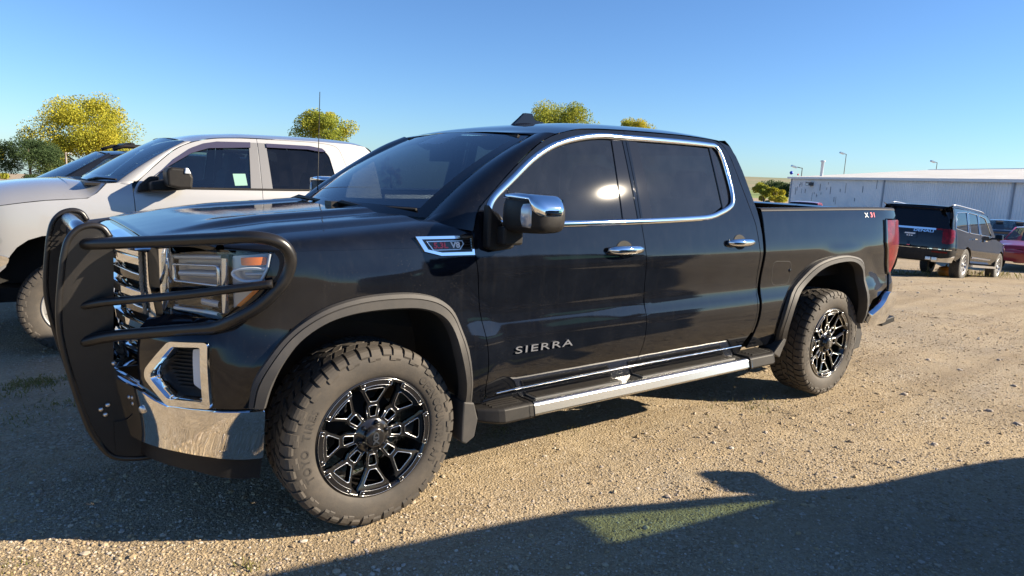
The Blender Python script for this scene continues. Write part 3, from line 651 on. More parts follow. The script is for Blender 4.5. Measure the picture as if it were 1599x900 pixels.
# ---------------------------------------------------------------- wheels
def tyre_mesh(R=.405, rb=.262, hw=.1425, N=46, mean=0):
    """axis along y, outer face towards -y; all-terrain tread"""
    b = MB(); s = R / .405; w = hw / .1425
    half = [(.262, .112), (.270, .126), (.282, .1345), (.300, .1405), (.330, .1438), (.350, .1425), (.368, .1385), (.382, .1310), (.390, .118), (.3925, .10), (.3925, .03)]
    prof = [(rb if i == 0 else rb + (r - .262) / (.405 - .262) * (R - rb), -a * w) for i, (r, a) in enumerate(half)]; prof = prof + [(r, -a) for r, a in prof[::-1]]
    b.lathe(prof, 96)
    T = 2 * math.pi / N
    def block(pr, a0, a1, skew=0.0, base=.013):
        n = len(pr); V = []
        for (r, a) in pr:
            r = rb + (r - .262) / (.405 - .262) * (R - rb)
            for t, dr in ((a0, 0), (a1, 0)):
                t = t + skew * a; V.append((r * math.cos(t), -a * w, r * math.sin(t)))
        for (r, a) in pr:
            r = rb + (r - .262) / (.405 - .262) * (R - rb) - base
            for t in (a0, a1):
                t = t + skew * a; V.append((r * math.cos(t), -a * w * .975, r * math.sin(t)))
        F = []
        for i in range(n - 1):
            F.append((2 * i, 2 * i + 2, 2 * i + 3, 2 * i + 1)); k = 2 * n
            F.append((2 * i, k + 2 * i, k + 2 * i + 2, 2 * i + 2)); F.append((2 * i + 1, 2 * i + 3, k + 2 * i + 3, k + 2 * i + 1))
        F.append((0, 1, 2 * n + 1, 2 * n)); F.append((2 * n - 2, 4 * n - 2, 4 * n - 1, 2 * n - 1))
        b.add(V, F)
    for i in range(N):
        t = i * T; lg = i % 2
        for sd in (1, -1):
            sh = [(.4045, .080), (.4042, .100), (.4020, .117), (.3965, .1295), (.386, .1375), (.3755, .1415)] + ([(.361, .1455)] if lg else [])
            block([(r, a * sd) for r, a in sh], t + (.0 if sd > 0 else T * .5), t + T * (.80 if lg else .74) + (0 if sd > 0 else T * .5), .25 * sd)
        block([(.405, .028), (.405, .052), (.404, .074)], t + T * .2, t + T * .92, 1.3)
        block([(.405, -.028), (.405, -.052), (.404, -.074)], t + T * .62, t + T * 1.34, -1.3)
        block([(.405, -.022), (.405, 0), (.405, .022)], t + T * .45, t + T * 1.17, 2.2 if lg else -1.6)
        if not lg:   # sidewall saw-tooth between the lugs
            block([(.372, .1432), (.362, .1455), (.352, .1466)], t + T * 1.12, t + T * 1.66, .6, .004)
    return b

def big_wheel(root, loc, side, letters=True):
    g = sub('wheel', root, loc)
    if side > 0: g.rotation_euler = (0, 0, math.pi)
    tyre_mesh().build('tyre', RUBBER, g)
    if letters:
        def bend(phi, r0, off):
            def f(x, y, z):
                r = r0 + y; p = phi - x / r0
                return (r * math.cos(p), -(off + z), r * math.sin(p))
            return f
        a1 = R_(172); a2 = R_(8)
        for w_, c_, sx_, sp_ in (('TOYO', a1 + R_(19), 1.0, 1.2), ('TIRES', a1 - R_(13), 1.0, 1.2), ('OPEN', a2 + R_(30), .96, 1.06), ('COUNTRY', a2 - R_(3), .96, 1.06), ('A/T', a2 - R_(34), .96, 1.06)):
            text_on('tyre_lettering', w_, .047, .0022, bend(c_, .318, .1418), RUBLET, g, sx=sx_, spacing=sp_, bold=.0012)
    # rim barrel and lip
    b = MB(); b.lathe([(.262, -.108), (.272, -.122), (.270, -.130), (.262, -.131), (.256, -.126), (.250, -.110), (.238, -.07), (.232, .0), (.235, .09), (.255, .12), (.262, .11)], 72); b.build('rim', RIMBLK, g)
    b = MB(); b.lathe([(0, .02), (.165, .02), (.165, .035), (.09, .04), (.09, .06), (0, .06)], 40); b.build('brake_disc', PITCH, g)
    N = 8
    def lift(rad, ang, yy): return (rad * math.cos(ang), yy, rad * math.sin(ang))
    def face(r): return -.098 - .028 * smooth(.05, .25, r) + .012 * math.sin(math.pi * min(max((r - .06) / .2, 0), 1))
    sp_me = None; mi_me = None; seg_me = None; eg_me = None
    for k in range(N):
        a0 = math.pi / 2 + k * 2 * math.pi / N
        if sp_me is None:
            # spoke: forked plate in (radial, lateral) coordinates
            out = [(.062, -.026), (.085, -.024), (.125, -.031), (.148, -.026), (.175, -.040), (.205, -.057), (.222, -.072), (.238, -.078), (.238, .078), (.222, .072), (.205, .057), (.175, .040), (.148, .026), (.125, .031), (.085, .024), (.062, .026)]
            in1 = [(.088, -.0135), (.132, -.0205), (.138, -.014), (.138, .014), (.132, .0205), (.088, .0135)]
            in2 = [(.156, -.0155), (.185, -.033), (.212, -.048), (.2195, -.040), (.2205, 0), (.2195, .040), (.212, .048), (.185, .033), (.156, .0155)]
            def fs(r, l, d=0.0):
                r = np.asarray(r, float); l = np.asarray(l, float); ft = np.vectorize(face)
                return np.stack(np.broadcast_arrays(l, ft(r) - d + .10 * np.abs(l) ** 1.5 * .6, r), -1)
            def fsn(r, l, d=0.0): return fs(r, l, d)
            o = panel('spoke', [(p[0], p[1]) for p in out], fs, RIMBLK, g, holes=[rnd(in1, .004), rnd(in2, .006)], step=.02, thick=-.034, gap=0, mirror=False)[0]; sp_me = o.data
            b = MB()
            for h in (in1, in2):
                q = dens(rnd(h, .005), .02); X = fs(q[:, 0], q[:, 1]); b.tube([tuple(p + np.array([0, -.0008, 0])) for p in X], .0025, 5, closed=True)
            for sd in (1, -1):
                q = np.array([(.066, .0245 * sd), (.085, .0235 * sd), (.120, .030 * sd)]); X = fs(q[:, 0], q[:, 1]); b.tube([tuple(p) for p in X], .0010, 5)
            o2 = b.build('milled_edge', MILLED, g); mi_me = o2.data
            # bolted ring segment
            w = R_(16.5); sg = [(.2395, t) for t in np.linspace(-w, w, 10)] + [(.2615, t) for t in np.linspace(w * 1.03, -w * 1.03, 10)]
            b = MB(); b.ext(sg, lambda u, v, d: (u * math.sin(v), -.124 - d, u * math.cos(v)), .010)
            o3 = b.build('rim_plate', RIMBLK, g); seg_me = o3.data
            b = MB(); b.tube([(u * math.sin(v), -.1345, u * math.cos(v)) for u, v in sg], .0015, 5, closed=True)
            for t in (-w * .8, w * .8): b.lathe([(0, -.003), (.0035, -.003), (.0042, 0)], 8, 'y', (.2505 * math.sin(t), -.1345, .2505 * math.cos(t)))
            o4 = b.build('milled_edge', MILLED, g); eg_me = o4.data
            obs = (o, o2, o3, o4)
        else:
            obs = []
            for nm, me in (('spoke', sp_me), ('milled_edge', mi_me), ('rim_plate', seg_me), ('milled_edge', eg_me)):
                c = bpy.data.objects.new(nm, me); COL.objects.link(c); c.parent = g; obs.append(c)
        for c in obs: c.rotation_euler = (0, k * 2 * math.pi / N, 0)
    b = MB(); b.lathe([(.085, -.06), (.085, -.088), (.075, -.100), (.050, -.104), (.050, -.118), (.044, -.132), (.036, -.136), (0, -.137)], 40); b.build('centre_cap', RIMBLK, g)
    for k in range(6):
        a = k * math.pi / 3 + .3; b = MB(); b.lathe([(.0105, -.09), (.0105, -.110), (.008, -.116), (0, -.117)], 8, 'y', (.064 * math.cos(a), 0, .064 * math.sin(a))); b.build('lug_nut', GLOSSBLK, g)
    text_on('cap_emblem', 'XD', .040, .002, lambda x, y, z: (y * .3 + x * .25, -(.1368 + z), x * 1.1 - y * .9 if False else y), ALU, g) if False else text_on('cap_emblem', 'XD', .036, .002, lambda x, y, z: (-y, -(.1368 + z), x), ALU, g, sx=1.0, bold=.0015)
    return g

def plain_wheel(root, loc, side, R=.38, rr=.23, hw=.12, rim_m=None, tyre_m=None, spokes=6, tread=True, dish=.03, sw=.035, n_s=None):
    g = sub('wheel', root, loc)
    if side > 0: g.rotation_euler = (0, 0, math.pi)
    rim_m = rim_m or ALU; tyre_m = tyre_m or RUBCLEAN
    if tread: tyre_mesh(R, rr, hw, 46).build('tyre', tyre_m, g)
    else:
        b = MB(); h = [(rr, -hw * .8), (rr + .02, -hw * .95), ((R + rr) / 2, -hw), (R - .02, -hw * .93), (R - .004, -hw * .82), (R, -hw * .6)]; b.lathe(h + [(r, -a) for r, a in h[::-1]], 40); b.build('tyre', tyre_m, g)
    b = MB(); b.lathe([(rr, -hw * .78), (rr + .008, -hw * .9), (rr - .006, -hw * .93), (rr - .014, -hw * .8), (rr - .03, -hw * .3), (rr - .03, hw * .7)], 40); b.build('rim', rim_m, g)
    b = MB(); b.lathe([(0, 0), (rr - .03, 0)], 24); b.build('brake_disc', PITCH, g)
    me = None
    for k in range(spokes):
        if me is None:
            q = [(.03, -sw * .7), (rr * .55, -sw * .5), (rr - .012, -sw), (rr - .012, sw), (rr * .55, sw * .5), (.03, sw * .7)]
            b = MB(); b.ext(q, lambda u, v, d: (v, -hw * .80 + dish * (1 - u / rr) + d, u), .035); o = b.build('spoke', rim_m, g); me = o.data
        else:
            o = bpy.data.objects.new('spoke', me); COL.objects.link(o); o.parent = g
        o.rotation_euler = (0, k * 2 * math.pi / spokes, 0)
    b = MB(); b.lathe([(.055, -hw * .4), (.055, -hw * .75), (.04, -hw * .85), (0, -hw * .87)], 20); b.build('centre_cap', rim_m, g)
    return g
# ---------------------------------------------------------------- the black pickup
truck = thing('pickup_truck', 'black crew cab pickup with black grille guard and chrome trim, large in the foreground', 'pickup truck', (0, 0, 0))
pickup_shell(truck, BLACK, GLASS_SIDE, GLASS_WS)
for x in (0.0, 3.745):
    big_wheel(truck, (x, -.852, .405), -1); big_wheel(truck, (x, .852, .405), 1, letters=False)
# chrome window surround
ring = crom([(.573, 1.352), (.566, 1.384), (.604, 1.446), (.725, 1.533), (.91, 1.658), (1.097, 1.738), (1.346, 1.786), (1.573, 1.793), (2.02, 1.799), (2.30, 1.797), (2.385, 1.787), (2.425, 1.72), (2.447, 1.60), (2.452, 1.50), (2.435, 1.445), (2.385, 1.414), (2.30, 1.387), (2.19, 1.362), (2.0, 1.351), (1.57, 1.338), (1.0, 1.329), (.66, 1.333), (.60, 1.337)], 5, closed=True)
ribbon('window_trim', ring, S, .034, .012, CHROME, truck, closed=True, d=.001, n=6)
# fender flares: two stepped mouldings
def flare(name, O, I, d1, d2):
    O = crom(O, 4); I = crom(I, 4); n = len(O); m = 7
    f = [(0, .002), (.06, d1 * .8), (.30, d1), (.34, d1 - .006), (.38, d2 - .004), (.88, d2), (1.0, d2 - .014)]
    G = np.zeros((n, len(f) + 1, 3))
    for j, (t, d) in enumerate(f):
        q = O * (1 - t) + I * t; G[:, j] = S(q[:, 0], q[:, 1], d)
    q = I; G[:, -1] = S(q[:, 0], q[:, 1], -.03)
    V = G.reshape(-1, 3); k = len(f) + 1
    F = [(i * k + j, (i + 1) * k + j, (i + 1) * k + j + 1, i * k + j + 1) for i in range(n - 1) for j in range(k - 1)] + [tuple(range(k))[::-1], tuple((n - 1) * k + j for j in range(k))]
    sm_ = [True] * ((n - 1) * (k - 1)) + [False, False]
    o = mk(name, V, F, TRIM, truck, smooth=sm_); o2 = mk(name, V * [1, -1, 1], [x[::-1] for x in F], TRIM, truck, smooth=sm_)
    for q in (o, o2):
        md = q.modifiers.new('e', 'EDGE_SPLIT'); md.split_angle = R_(28)
FO = [(-.526, .634), (-.508, .739), (-.456, .835), (-.390, .914), (-.309, .976), (-.215, 1.020), (-.095, 1.046), (.048, 1.052), (.17, 1.041), (.275, 1.008), (.35, .945), (.396, .830), (.462, .598), (.505, .475)]
FI = [(-.468, .634), (-.447, .718), (-.410, .805), (-.345, .884), (-.252, .944), (-.16, .972), (-.06, .982), (.06, .982), (.17, .972), (.265, .937), (.325, .872), (.362, .745), (.425, .56), (.450, .478)]
flare('fender_flare', FO, FI, .030, .036)
RO = [(3.085, .45), (2.990, .622), (3.02, .81), (3.19, .945), (3.354, 1.040), (3.579, 1.085), (3.801, 1.080), (3.980, 1.025), (4.062, .826), (4.175, .53)]
RI = [(3.165, .45), (3.075, .615), (3.105, .792), (3.272, .922), (3.440, 1.007), (3.650, 1.037), (3.840, 1.024), (3.965, .945), (4.005, .79), (4.125, .53)]
flare('fender_flare', RO, RI, .030, .036)
# mud flaps
for sg in (1, -1):
    for pts, y in (([(.440, .50), (.500, .485), (.525, .40), (.508, .312), (.462, .285), (.434, .30), (.436, .42)], -1.0), ([(4.10, .545), (4.20, .54), (4.27, .42), (4.25, .31), (4.15, .30), (4.12, .40)], -.97), ([(2.98, .42), (3.09, .52), (3.13, .52), (3.06, .38)], -1.0)):
        b = MB(); b.ext(pts if sg > 0 else pts[::-1], lambda u, v, d: (u, (y + d) * sg, v), .14); bevel(b.build('mud_flap', TRIM, truck), .008, 2)
# running boards
PADGREY = mat('grey_step_rubber', (.075, .076, .078), .5)
for sg in (1, -1):
    g = sub('running_board', truck)
    def sec(hw0, hw1, zt, zb): return [(-hw0, zb + .012), (-hw0 + .013, zt - .009), (-hw0 + .026, zt), (hw1 - .02, zt - .004), (hw1, zt - .02), (hw1, zb + .01), (hw1 - .015, zb), (-hw0 + .015, zb)]
    def bar(name, x0, x1, m, zt=.440, zb=.368, yo=1.052, yi=.868, e0=0.0, e1=0.0):
        V = []; xs = np.linspace(x0, x1, 12); k = 8
        for x in xs:
            t = min((x - x0) / max(e0, 1e-6), 1) if e0 else 1; u = min((x1 - x) / max(e1, 1e-6), 1) if e1 else 1; q = .35 + .65 * min(t, u) ** .6
            for y, z in sec((yo - yi) / 2, (yo - yi) / 2, zt, zb): V.append((x, sg * (-(yo + yi) / 2 + (y - (1 - q) * -.03) * q * 1.0 + (1 - q) * .05), zt - (zt - z) * (.55 + .45 * q)))
        F = [(i * k + j, (i + 1) * k + j, (i + 1) * k + (j + 1) % k, i * k + (j + 1) % k) for i in range(11) for j in range(k)] + [tuple(range(k))[::-1], tuple(11 * k + j for j in range(k))]
        if sg > 0: F = [f[::-1] for f in F]
        o = mk(name, V, F, m, g); bevel(o, .006, 2); return o
    bar('step_bar', .80, 2.66, STAINLESS)
    bar('end_cap', .50, .83, PLASTIC, .444, .364, 1.056, .864, e0=.14); bar('end_cap', 2.64, 3.00, PLASTIC, .444, .364, 1.056, .864, e1=.08)
    for x0, x1 in ((.87, 1.50), (1.66, 2.54)):
        b = MB(); b.box(((x0 + x1) / 2, -sg * .945 if False else sg * -.945, .4415), (x1 - x0, .115, .008)); bevel(b.build('step_pad', PADGREY, g), .003, 1)
        me = None
        for k in range(7):
            if me is None: b = MB(); b.box((0, 0, 0), (x1 - x0 - .03, .008, .006)); o = b.build('grip_rib', PLASTIC, g); me = o.data
            else: o = bpy.data.objects.new('grip_rib', me); COL.objects.link(o); o.parent = g
            o.location = (( x0 + x1) / 2, sg * -(.89 + k * .016), .448)
    for x0, x1 in ((.60, .78), (2.72, 2.93)):
        for k in range(5):
            b = MB(); b.box(((x0 + x1) / 2, sg * -(.90 + k * .025), .447), (x1 - x0, .009, .006)); b.build('grip_rib', PLASTIC, g)
    for x in (.78, 1.32, 1.86, 2.42):
        b = MB(); b.box((x, sg * -.875, .452), (.075, .05, .035)); b.box((x, sg * -.80, .435), (.06, .16, .03)); bevel(b.build('bracket', TRIM, g), .004, 1)
# bright line along the door bottoms
ribbon('sill_moulding', [(x, .492 + .012 * min(max((x - .66) / .9, 0), 1)) for x in np.linspace(.66, 2.66, 24)], S, .008, .004, CHROME, truck, d=.002, n=4)
# door handles
for x0, x1, zc in ((1.300, 1.562, 1.192), (2.328, 2.585, 1.208)):
    for sg in (-1, 1):
        g = sub('door_handle', truck); xm = (x0 + x1) / 2
        P0 = [S(np.array(x), np.array(zc)) for x in np.linspace(x0, x1, 9)]
        b = MB(); off = [.006, .026, .034, .038, .039, .038, .034, .026, .006]; rr = [.015, .021, .024, .025, .025, .025, .024, .021, .015]
        b.tube([(p[0], sg * -(p[1] - o_) if False else -sg * (p[1] - o_) * 1.0 if sg > 0 else (p[1] - o_), p[2]) for p, o_ in zip(P0, off)], rr, 12); b.build('grip', CHROME, g)
        b = MB(); V = []
        y = float(P0[4][1])
        m_ = 20; ring_ = [(xm + .062 * math.cos(a), zc + .046 * math.sin(a)) for a in np.linspace(0, 2 * math.pi, m_, endpoint=False)]
        for (u, v) in ring_:
            p = S(np.array(u), np.array(v), .003); V.append((p[0], p[1] if sg < 0 else -p[1], p[2]))
        p = S(np.array(xm), np.array(zc), .0035); V.append((p[0], p[1] if sg < 0 else -p[1], p[2]))
        b.add(V, [(i, (i + 1) % m_, m_) if sg > 0 else ((i + 1) % m_, i, m_) for i in range(m_)], True); b.build('recess_shade', CUP_SHADE, g)  # flat disc on the door skin, shade of the hollow painted on
# mirrors
side_mirror(truck, CHROME, -1); side_mirror(truck, CHROME, 1)
# fender vent badge
vb = [(.166, 1.282), (.458, 1.282), (.462, 1.196), (.285, 1.198), (.205, 1.218)]
vi = [(.195, 1.270), (.448, 1.270), (.450, 1.210), (.29, 1.211), (.222, 1.226)]
panel('vent_surround', vb, S, CHROME, truck, holes=[vi], d=.010, thick=.012, gap=0, step=.03)
panel('vent_insert', vi, S, GLOSSBLK, truck, d=.004, gap=0)
for k in range(5):
    z = 1.218 + k * .0115; ribbon('vent_fin', [(.38, z), (.445, z)], S, .004, .004, PLASTIC, truck, d=.005, n=3)
pl_ = [(.215, 1.262), (.400, 1.262), (.408, 1.246), (.385, 1.221), (.245, 1.221)]
panel('badge_plate', pl_, S, ALU, truck, d=.010, thick=.005, gap=0, step=.03, mirror=False)
panel('badge_field', [(.224, 1.258), (.395, 1.258), (.400, 1.246), (.381, 1.2245), (.25, 1.2245)], S, GLOSSBLK, truck, d=.0115, thick=.002, gap=0, step=.03, mirror=False)
def on_side(x0, z0, d=.012, slope=0.0, sg=-1):
    def f(x, y, z):
        u = x0 + x if sg < 0 else x0 - x; p = S(np.array(u), np.array(z0 + y + slope * x), d + z); return (p[0], p[1] if sg < 0 else -p[1], p[2])
    return f
text_on('badge_lettering', '5.3L', .034, .002, on_side(.284, 1.2415), REDLET, truck, sx=1.25, bold=.0012)
text_on('badge_lettering', 'V8', .034, .002, on_side(.360, 1.2415), WHITELET, truck, sx=1.25, bold=.0012)
for sg in (-1, 1):
    text_on('model_lettering', 'SIERRA', .050, .005, on_side(.889, .722, .003, 0, sg), BADGE, truck, sx=2.15, spacing=1.16, bold=0)
    text_on('decal_lettering', 'X', .052, .001, on_side(4.098, 1.372, .0015, .0, sg), WHITELET, truck, sx=1.6, bold=.0)
    text_on('decal_lettering', '31', .050, .001, on_side(4.195, 1.374, .0015, .0, sg), REDLET, truck, sx=1.5, spacing=1.1, bold=.001)
# fuel door outline
fo = rnd([(2.835, 1.072), (3.060, 1.062), (3.072, .905), (2.865, .905)], .05); ribbon('fuel_door_seam', fo, S, .006, .0012, PITCH, truck, closed=True, n=3, mirror=False)
b = MB(); p = S(np.array(3.055), np.array(1.0), .0); b.lathe([(0, -.006), (.010, -.006), (.014, 0)], 12, 'y', tuple(p)); b.build('fuel_door_release', GLOSSBLK, truck)
# tail lamps
tlp = [(4.392, 1.338), (4.62, 1.338), (SE * 0 + 4.735, 1.325), (4.735, 1.12), (4.66, 1.02), (4.545, .905), (4.500, .93), (4.465, 1.0), (4.382, 1.165)]
panel('tail_lamp', rnd(tlp, .015), S, REDLENS, truck, d=.012, thick=.05, gap=.002, step=.03)
panel('tail_lamp_bezel', [(4.372, 1.342), (4.395, 1.340), (4.386, 1.168), (4.470, .998), (4.51, .925), (4.500, .90), (4.455, .97), (4.362, 1.165)], S, GLOSSBLK, truck, d=.014, thick=.03, gap=0, step=.03)
# bumper step below the rear bumper
for sg in (1, -1):
    b = MB(); b.box((4.78, sg * .80, .47), (.22, .26, .05), ry=-.1); b.box((4.78, sg * .80, .500), (.16, .20, .012), ry=-.1); bevel(b.build('bumper_step', PLASTIC, truck), .015, 2)
# ---- front end
mid = lambda z, ds=0: (SC + ds, z)
bp_ = [(SC, .395), (-1.02, .400), (-.855, .405), (-.70, .404), (-.56, .392), (-.480, .388), (-.470, .618), (-.60, .612), (-.756, .602), (-.858, .600), (-.935, .618), (-1.0, .640), (-1.05, .650), (-1.20, .658), (SC, .662)]
panel('front_bumper', rnd(bp_, .012), S, BUMPERCHR, truck, join=True, d=.016, thick=.05, gap=0, step=.035)
panel('front_valance', [(SC, .300), (-.80, .315), (-.58, .292), (-.500, .288), (-.484, .392), (-.70, .406), (SC, .402)], S, PLASTIC, truck, join=True, d=-.022, thick=.03, gap=0)
for sg in (-1, 1):
    p = S(np.array(-1.005), np.array(.562), .018); b = MB(); b.lathe([(0, -.006), (.015, -.006), (.018, 0)], 14, 'y'); o = b.build('parking_sensor', ALU, truck); o.location = (p[0], p[1] if sg < 0 else -p[1], p[2]); o.rotation_euler = (0, 0, -sg * .0 + (R_(-45) if sg < 0 else R_(45 + 180)))
bez_o = rnd([(-.965, .738), (-.842, .868), (-.672, .880), (-.664, .618), (-.862, .606), (-.968, .702)], .018)
bez_i = rnd([(-.928, .736), (-.824, .850), (-.700, .860), (-.695, .643), (-.852, .636), (-.932, .706)], .012)
cov = [(-.445, 1.085), (-.40, 1.0), (-.372, .935)] + FA[3:0:-1][1:] + [(-.475, .74), (-.490, .624), (-.60, .618), (-.756, .608), (-.858, .606), (-.935, .624), (-1.0, .646), (-1.03, .66), (-1.03, .93), (-.93, .955), (-.80, .955), (-.642, .958), (-.54, 1.035), (-.475, 1.095)]
panel('bumper_cover', cov, S, BLACK, truck, holes=[bez_i])
panel('fog_lamp_bezel', bez_o, S, CHROME, truck, holes=[bez_i], d=.016, thick=.075, gap=0, step=.03)
panel('fog_lamp_insert', bez_i, S, PLASTIC, truck, d=-.058, thick=.01, gap=-.004, step=.03)
for k in range(11):
    z = .675 + k * .0155; x1 = -.775; x0 = -.89 + abs(z - .745) * .55
    ribbon('fog_lamp_fin', [(x0, z), (x0 * .5 + x1 * .5, z + .002), (x1, z + .004)], S, .007, .014, PLASTIC, truck, d=-.056, n=3)
panel('fog_lamp_lens', rnd([(-.775, .690), (-.728, .664), (-.718, .838), (-.775, .832)], .01), S, LEDWHITE, truck, d=-.045, thick=.02, gap=0, step=.03)
# headlights
hl = rnd([(-.975, 1.190), (-.70, 1.222), (-.430, 1.236), (-.438, 1.186), (-.476, 1.105), (-.545, 1.028), (-.642, .960), (-.80, .956), (-.985, .955)], .012)
panel('headlight_housing', hl, S, GLOSSBLK, truck, d=-.075, gap=.003, thick=.01)
for sg in (-1, 1):
    pass
def hpanel(name, pts, m, d, th=.02, r=.006): return panel(name, rnd(pts, r), S, m, truck, d=d, thick=th, gap=0, step=.03)
DKCHROME = mat('satin_reflector', (.50, .53, .57), .22, .35)
REFL = mat('bright_reflector', (.50, .53, .57), .28, .30)
REFLC = mat('lamp_chrome', (.72, .74, .77), .14, .85)
SMOKE = mat('smoked_lamp_body', (.34, .36, .39), .22, .45)
hpanel('reflector', [(-.958, 1.182), (-.64, 1.207), (-.64, 1.072), (-.95, 1.072)], SMOKE, -.060, .01)
hpanel('reflector', [(-.600, 1.205), (-.440, 1.222), (-.448, 1.175), (-.485, 1.095), (-.60, 1.000)], REFL, -.050, .01)
ribbon('light_bar', [(-.950, 1.176), (-.80, 1.186), (-.65, 1.197)], S, .022, .014, REFL, truck, d=-.045, n=5)
ribbon('light_guide', rnd([(-.940, 1.148), (-.665, 1.164), (-.662, 1.088), (-.935, 1.082)], .012), S, .011, .012, REFLC, truck, closed=True, d=-.030, n=5)
ribbon('light_bar', [(-.920, 1.112), (-.80, 1.120), (-.68, 1.128)], S, .026, .014, REFL, truck, d=-.045, n=6)
ribbon('light_bar', [(-.628, 1.196), (-.628, 1.10), (-.632, .985)], S, .026, .018, REFLC, truck, d=-.030, n=6)
hpanel('projector_block', [(-.945, 1.060), (-.73, 1.060), (-.72, .985), (-.93, .985)], GLOSSBLK, -.030, .03)
ribbon('light_bar', [(-.78, 1.012), (-.67, 1.010)], S, .03, .012, REFL, truck, d=-.035, n=5)
ribbon('light_guide', [(-.93, .973), (-.78, .975), (-.665, .976)], S, .014, .012, LEDWHITE, truck, d=-.018, n=5)
hpanel('turn_reflector', [(-.555, 1.206), (-.456, 1.212), (-.458, 1.182), (-.552, 1.176)], AMBER, -.014)
hpanel('turn_reflector', [(-.50, 1.090), (-.475, 1.095), (-.555, 1.015), (-.575, 1.02)], AMBER, -.012)
ribbon('light_guide', crom([(-.455, 1.166), (-.53, 1.164), (-.575, 1.156), (-.588, 1.140), (-.565, 1.122), (-.53, 1.116), (-.462, 1.122)], 4), S, .013, .010, LEDWHITE, truck, d=-.022, n=5)
ribbon('light_bar', [(-.535, 1.143), (-.465, 1.146)], S, .016, .008, REFL, truck, d=-.024, n=5)
ribbon('light_bar', [(-.444, 1.222), (-.452, 1.175), (-.478, 1.118)], S, .014, .010, REFL, truck, d=-.012, n=5)
panel('headlight', hl, S, LENS, truck, d=.003, thick=.02, gap=.003, step=.04)
# grille: dark recess, chrome C-shaped frame, bars
def SG(s_, z, d=0.0):
    z = np.asarray(z, float); P_ = S(s_, np.full(np.broadcast(s_, z).shape, 1.0), d - .10 * (1.05 - z) * (z < 1.05)); P_[..., 2] = z; return P_
panel('grille_backing', [(-1.04, .67), (-1.04, 1.20), (SC, 1.21), (SC, .67)], SG, PITCH, truck, join=True, d=-.075, gap=0)
panel('grille_frame', [(-1.150, 1.212), (-.985, 1.208), (-.985, .955), (-1.015, .86), (-1.04, .735), (-1.12, .735), (-1.105, .86), (-1.105, 1.0), (-1.115, 1.165)], SG, CHROME, truck, d=.012, thick=.09, gap=0, step=.03)
panel('grille_frame', [(-1.145, 1.212), (SC, 1.222), (SC, 1.170), (-1.12, 1.162)], SG, CHROME, truck, join=True, d=.010, thick=.08, gap=0, step=.04)
panel('grille_frame', [(-1.12, .735), (-1.04, .735), (-1.05, .68), (SC, .675), (SC, .72)], SG, CHROME, truck, join=True, d=.010, thick=.08, gap=0, step=.04)
for k in range(6):
    z = .775 + k * .072
    panel('grille_bar', [(-1.108, z + .014), (SC, z + .020), (SC, z - .016), (-1.108, z - .012)], SG, CHROME if k % 2 else GLOSSBLK, truck, join=True, d=-.012 + .012 * (k % 2), thick=.045, gap=0, step=.05)
    if k % 2 == 0: ribbon('grille_edge', [(-1.108, z + .016), (-1.25, z + .018), (SC + .01, z + .021)], SG, .008, .008, CHROME, truck, d=-.010, n=4)
# braided strap hanging down the grille edge
b = MB(); P0 = [SG(np.array(-1.112), np.array(z), .020) for z in np.linspace(.93, 1.205, 46)]
for ph in (0, 2.1, 4.2): b.tube([tuple(p + np.array([.0045 * math.cos(i * .75 + ph), .0045 * math.sin(i * .75 + ph), 0])) for i, p in enumerate(P0)], .004, 6)
b.build('braided_strap', mat('rope_fibre', (.30, .26, .21), .9), truck)
# hood front trim
G = np.zeros((4, 61, 3))
for j in range(61):
    y = -.62 + 1.24 * j / 60; a = float(hood_front(y)); G[0, j] = (a + .03, y, 1.238 - .01 * abs(y)); G[1, j] = (a - .02, y, 1.236 - .01 * abs(y)); G[2, j] = (a - .065 + .03 * abs(y), y, 1.226 - .012 * abs(y)); G[3, j] = (a - .075 + .03 * abs(y), y, 1.200)
grid('grille_header', G, CHROME, truck, flip=True)
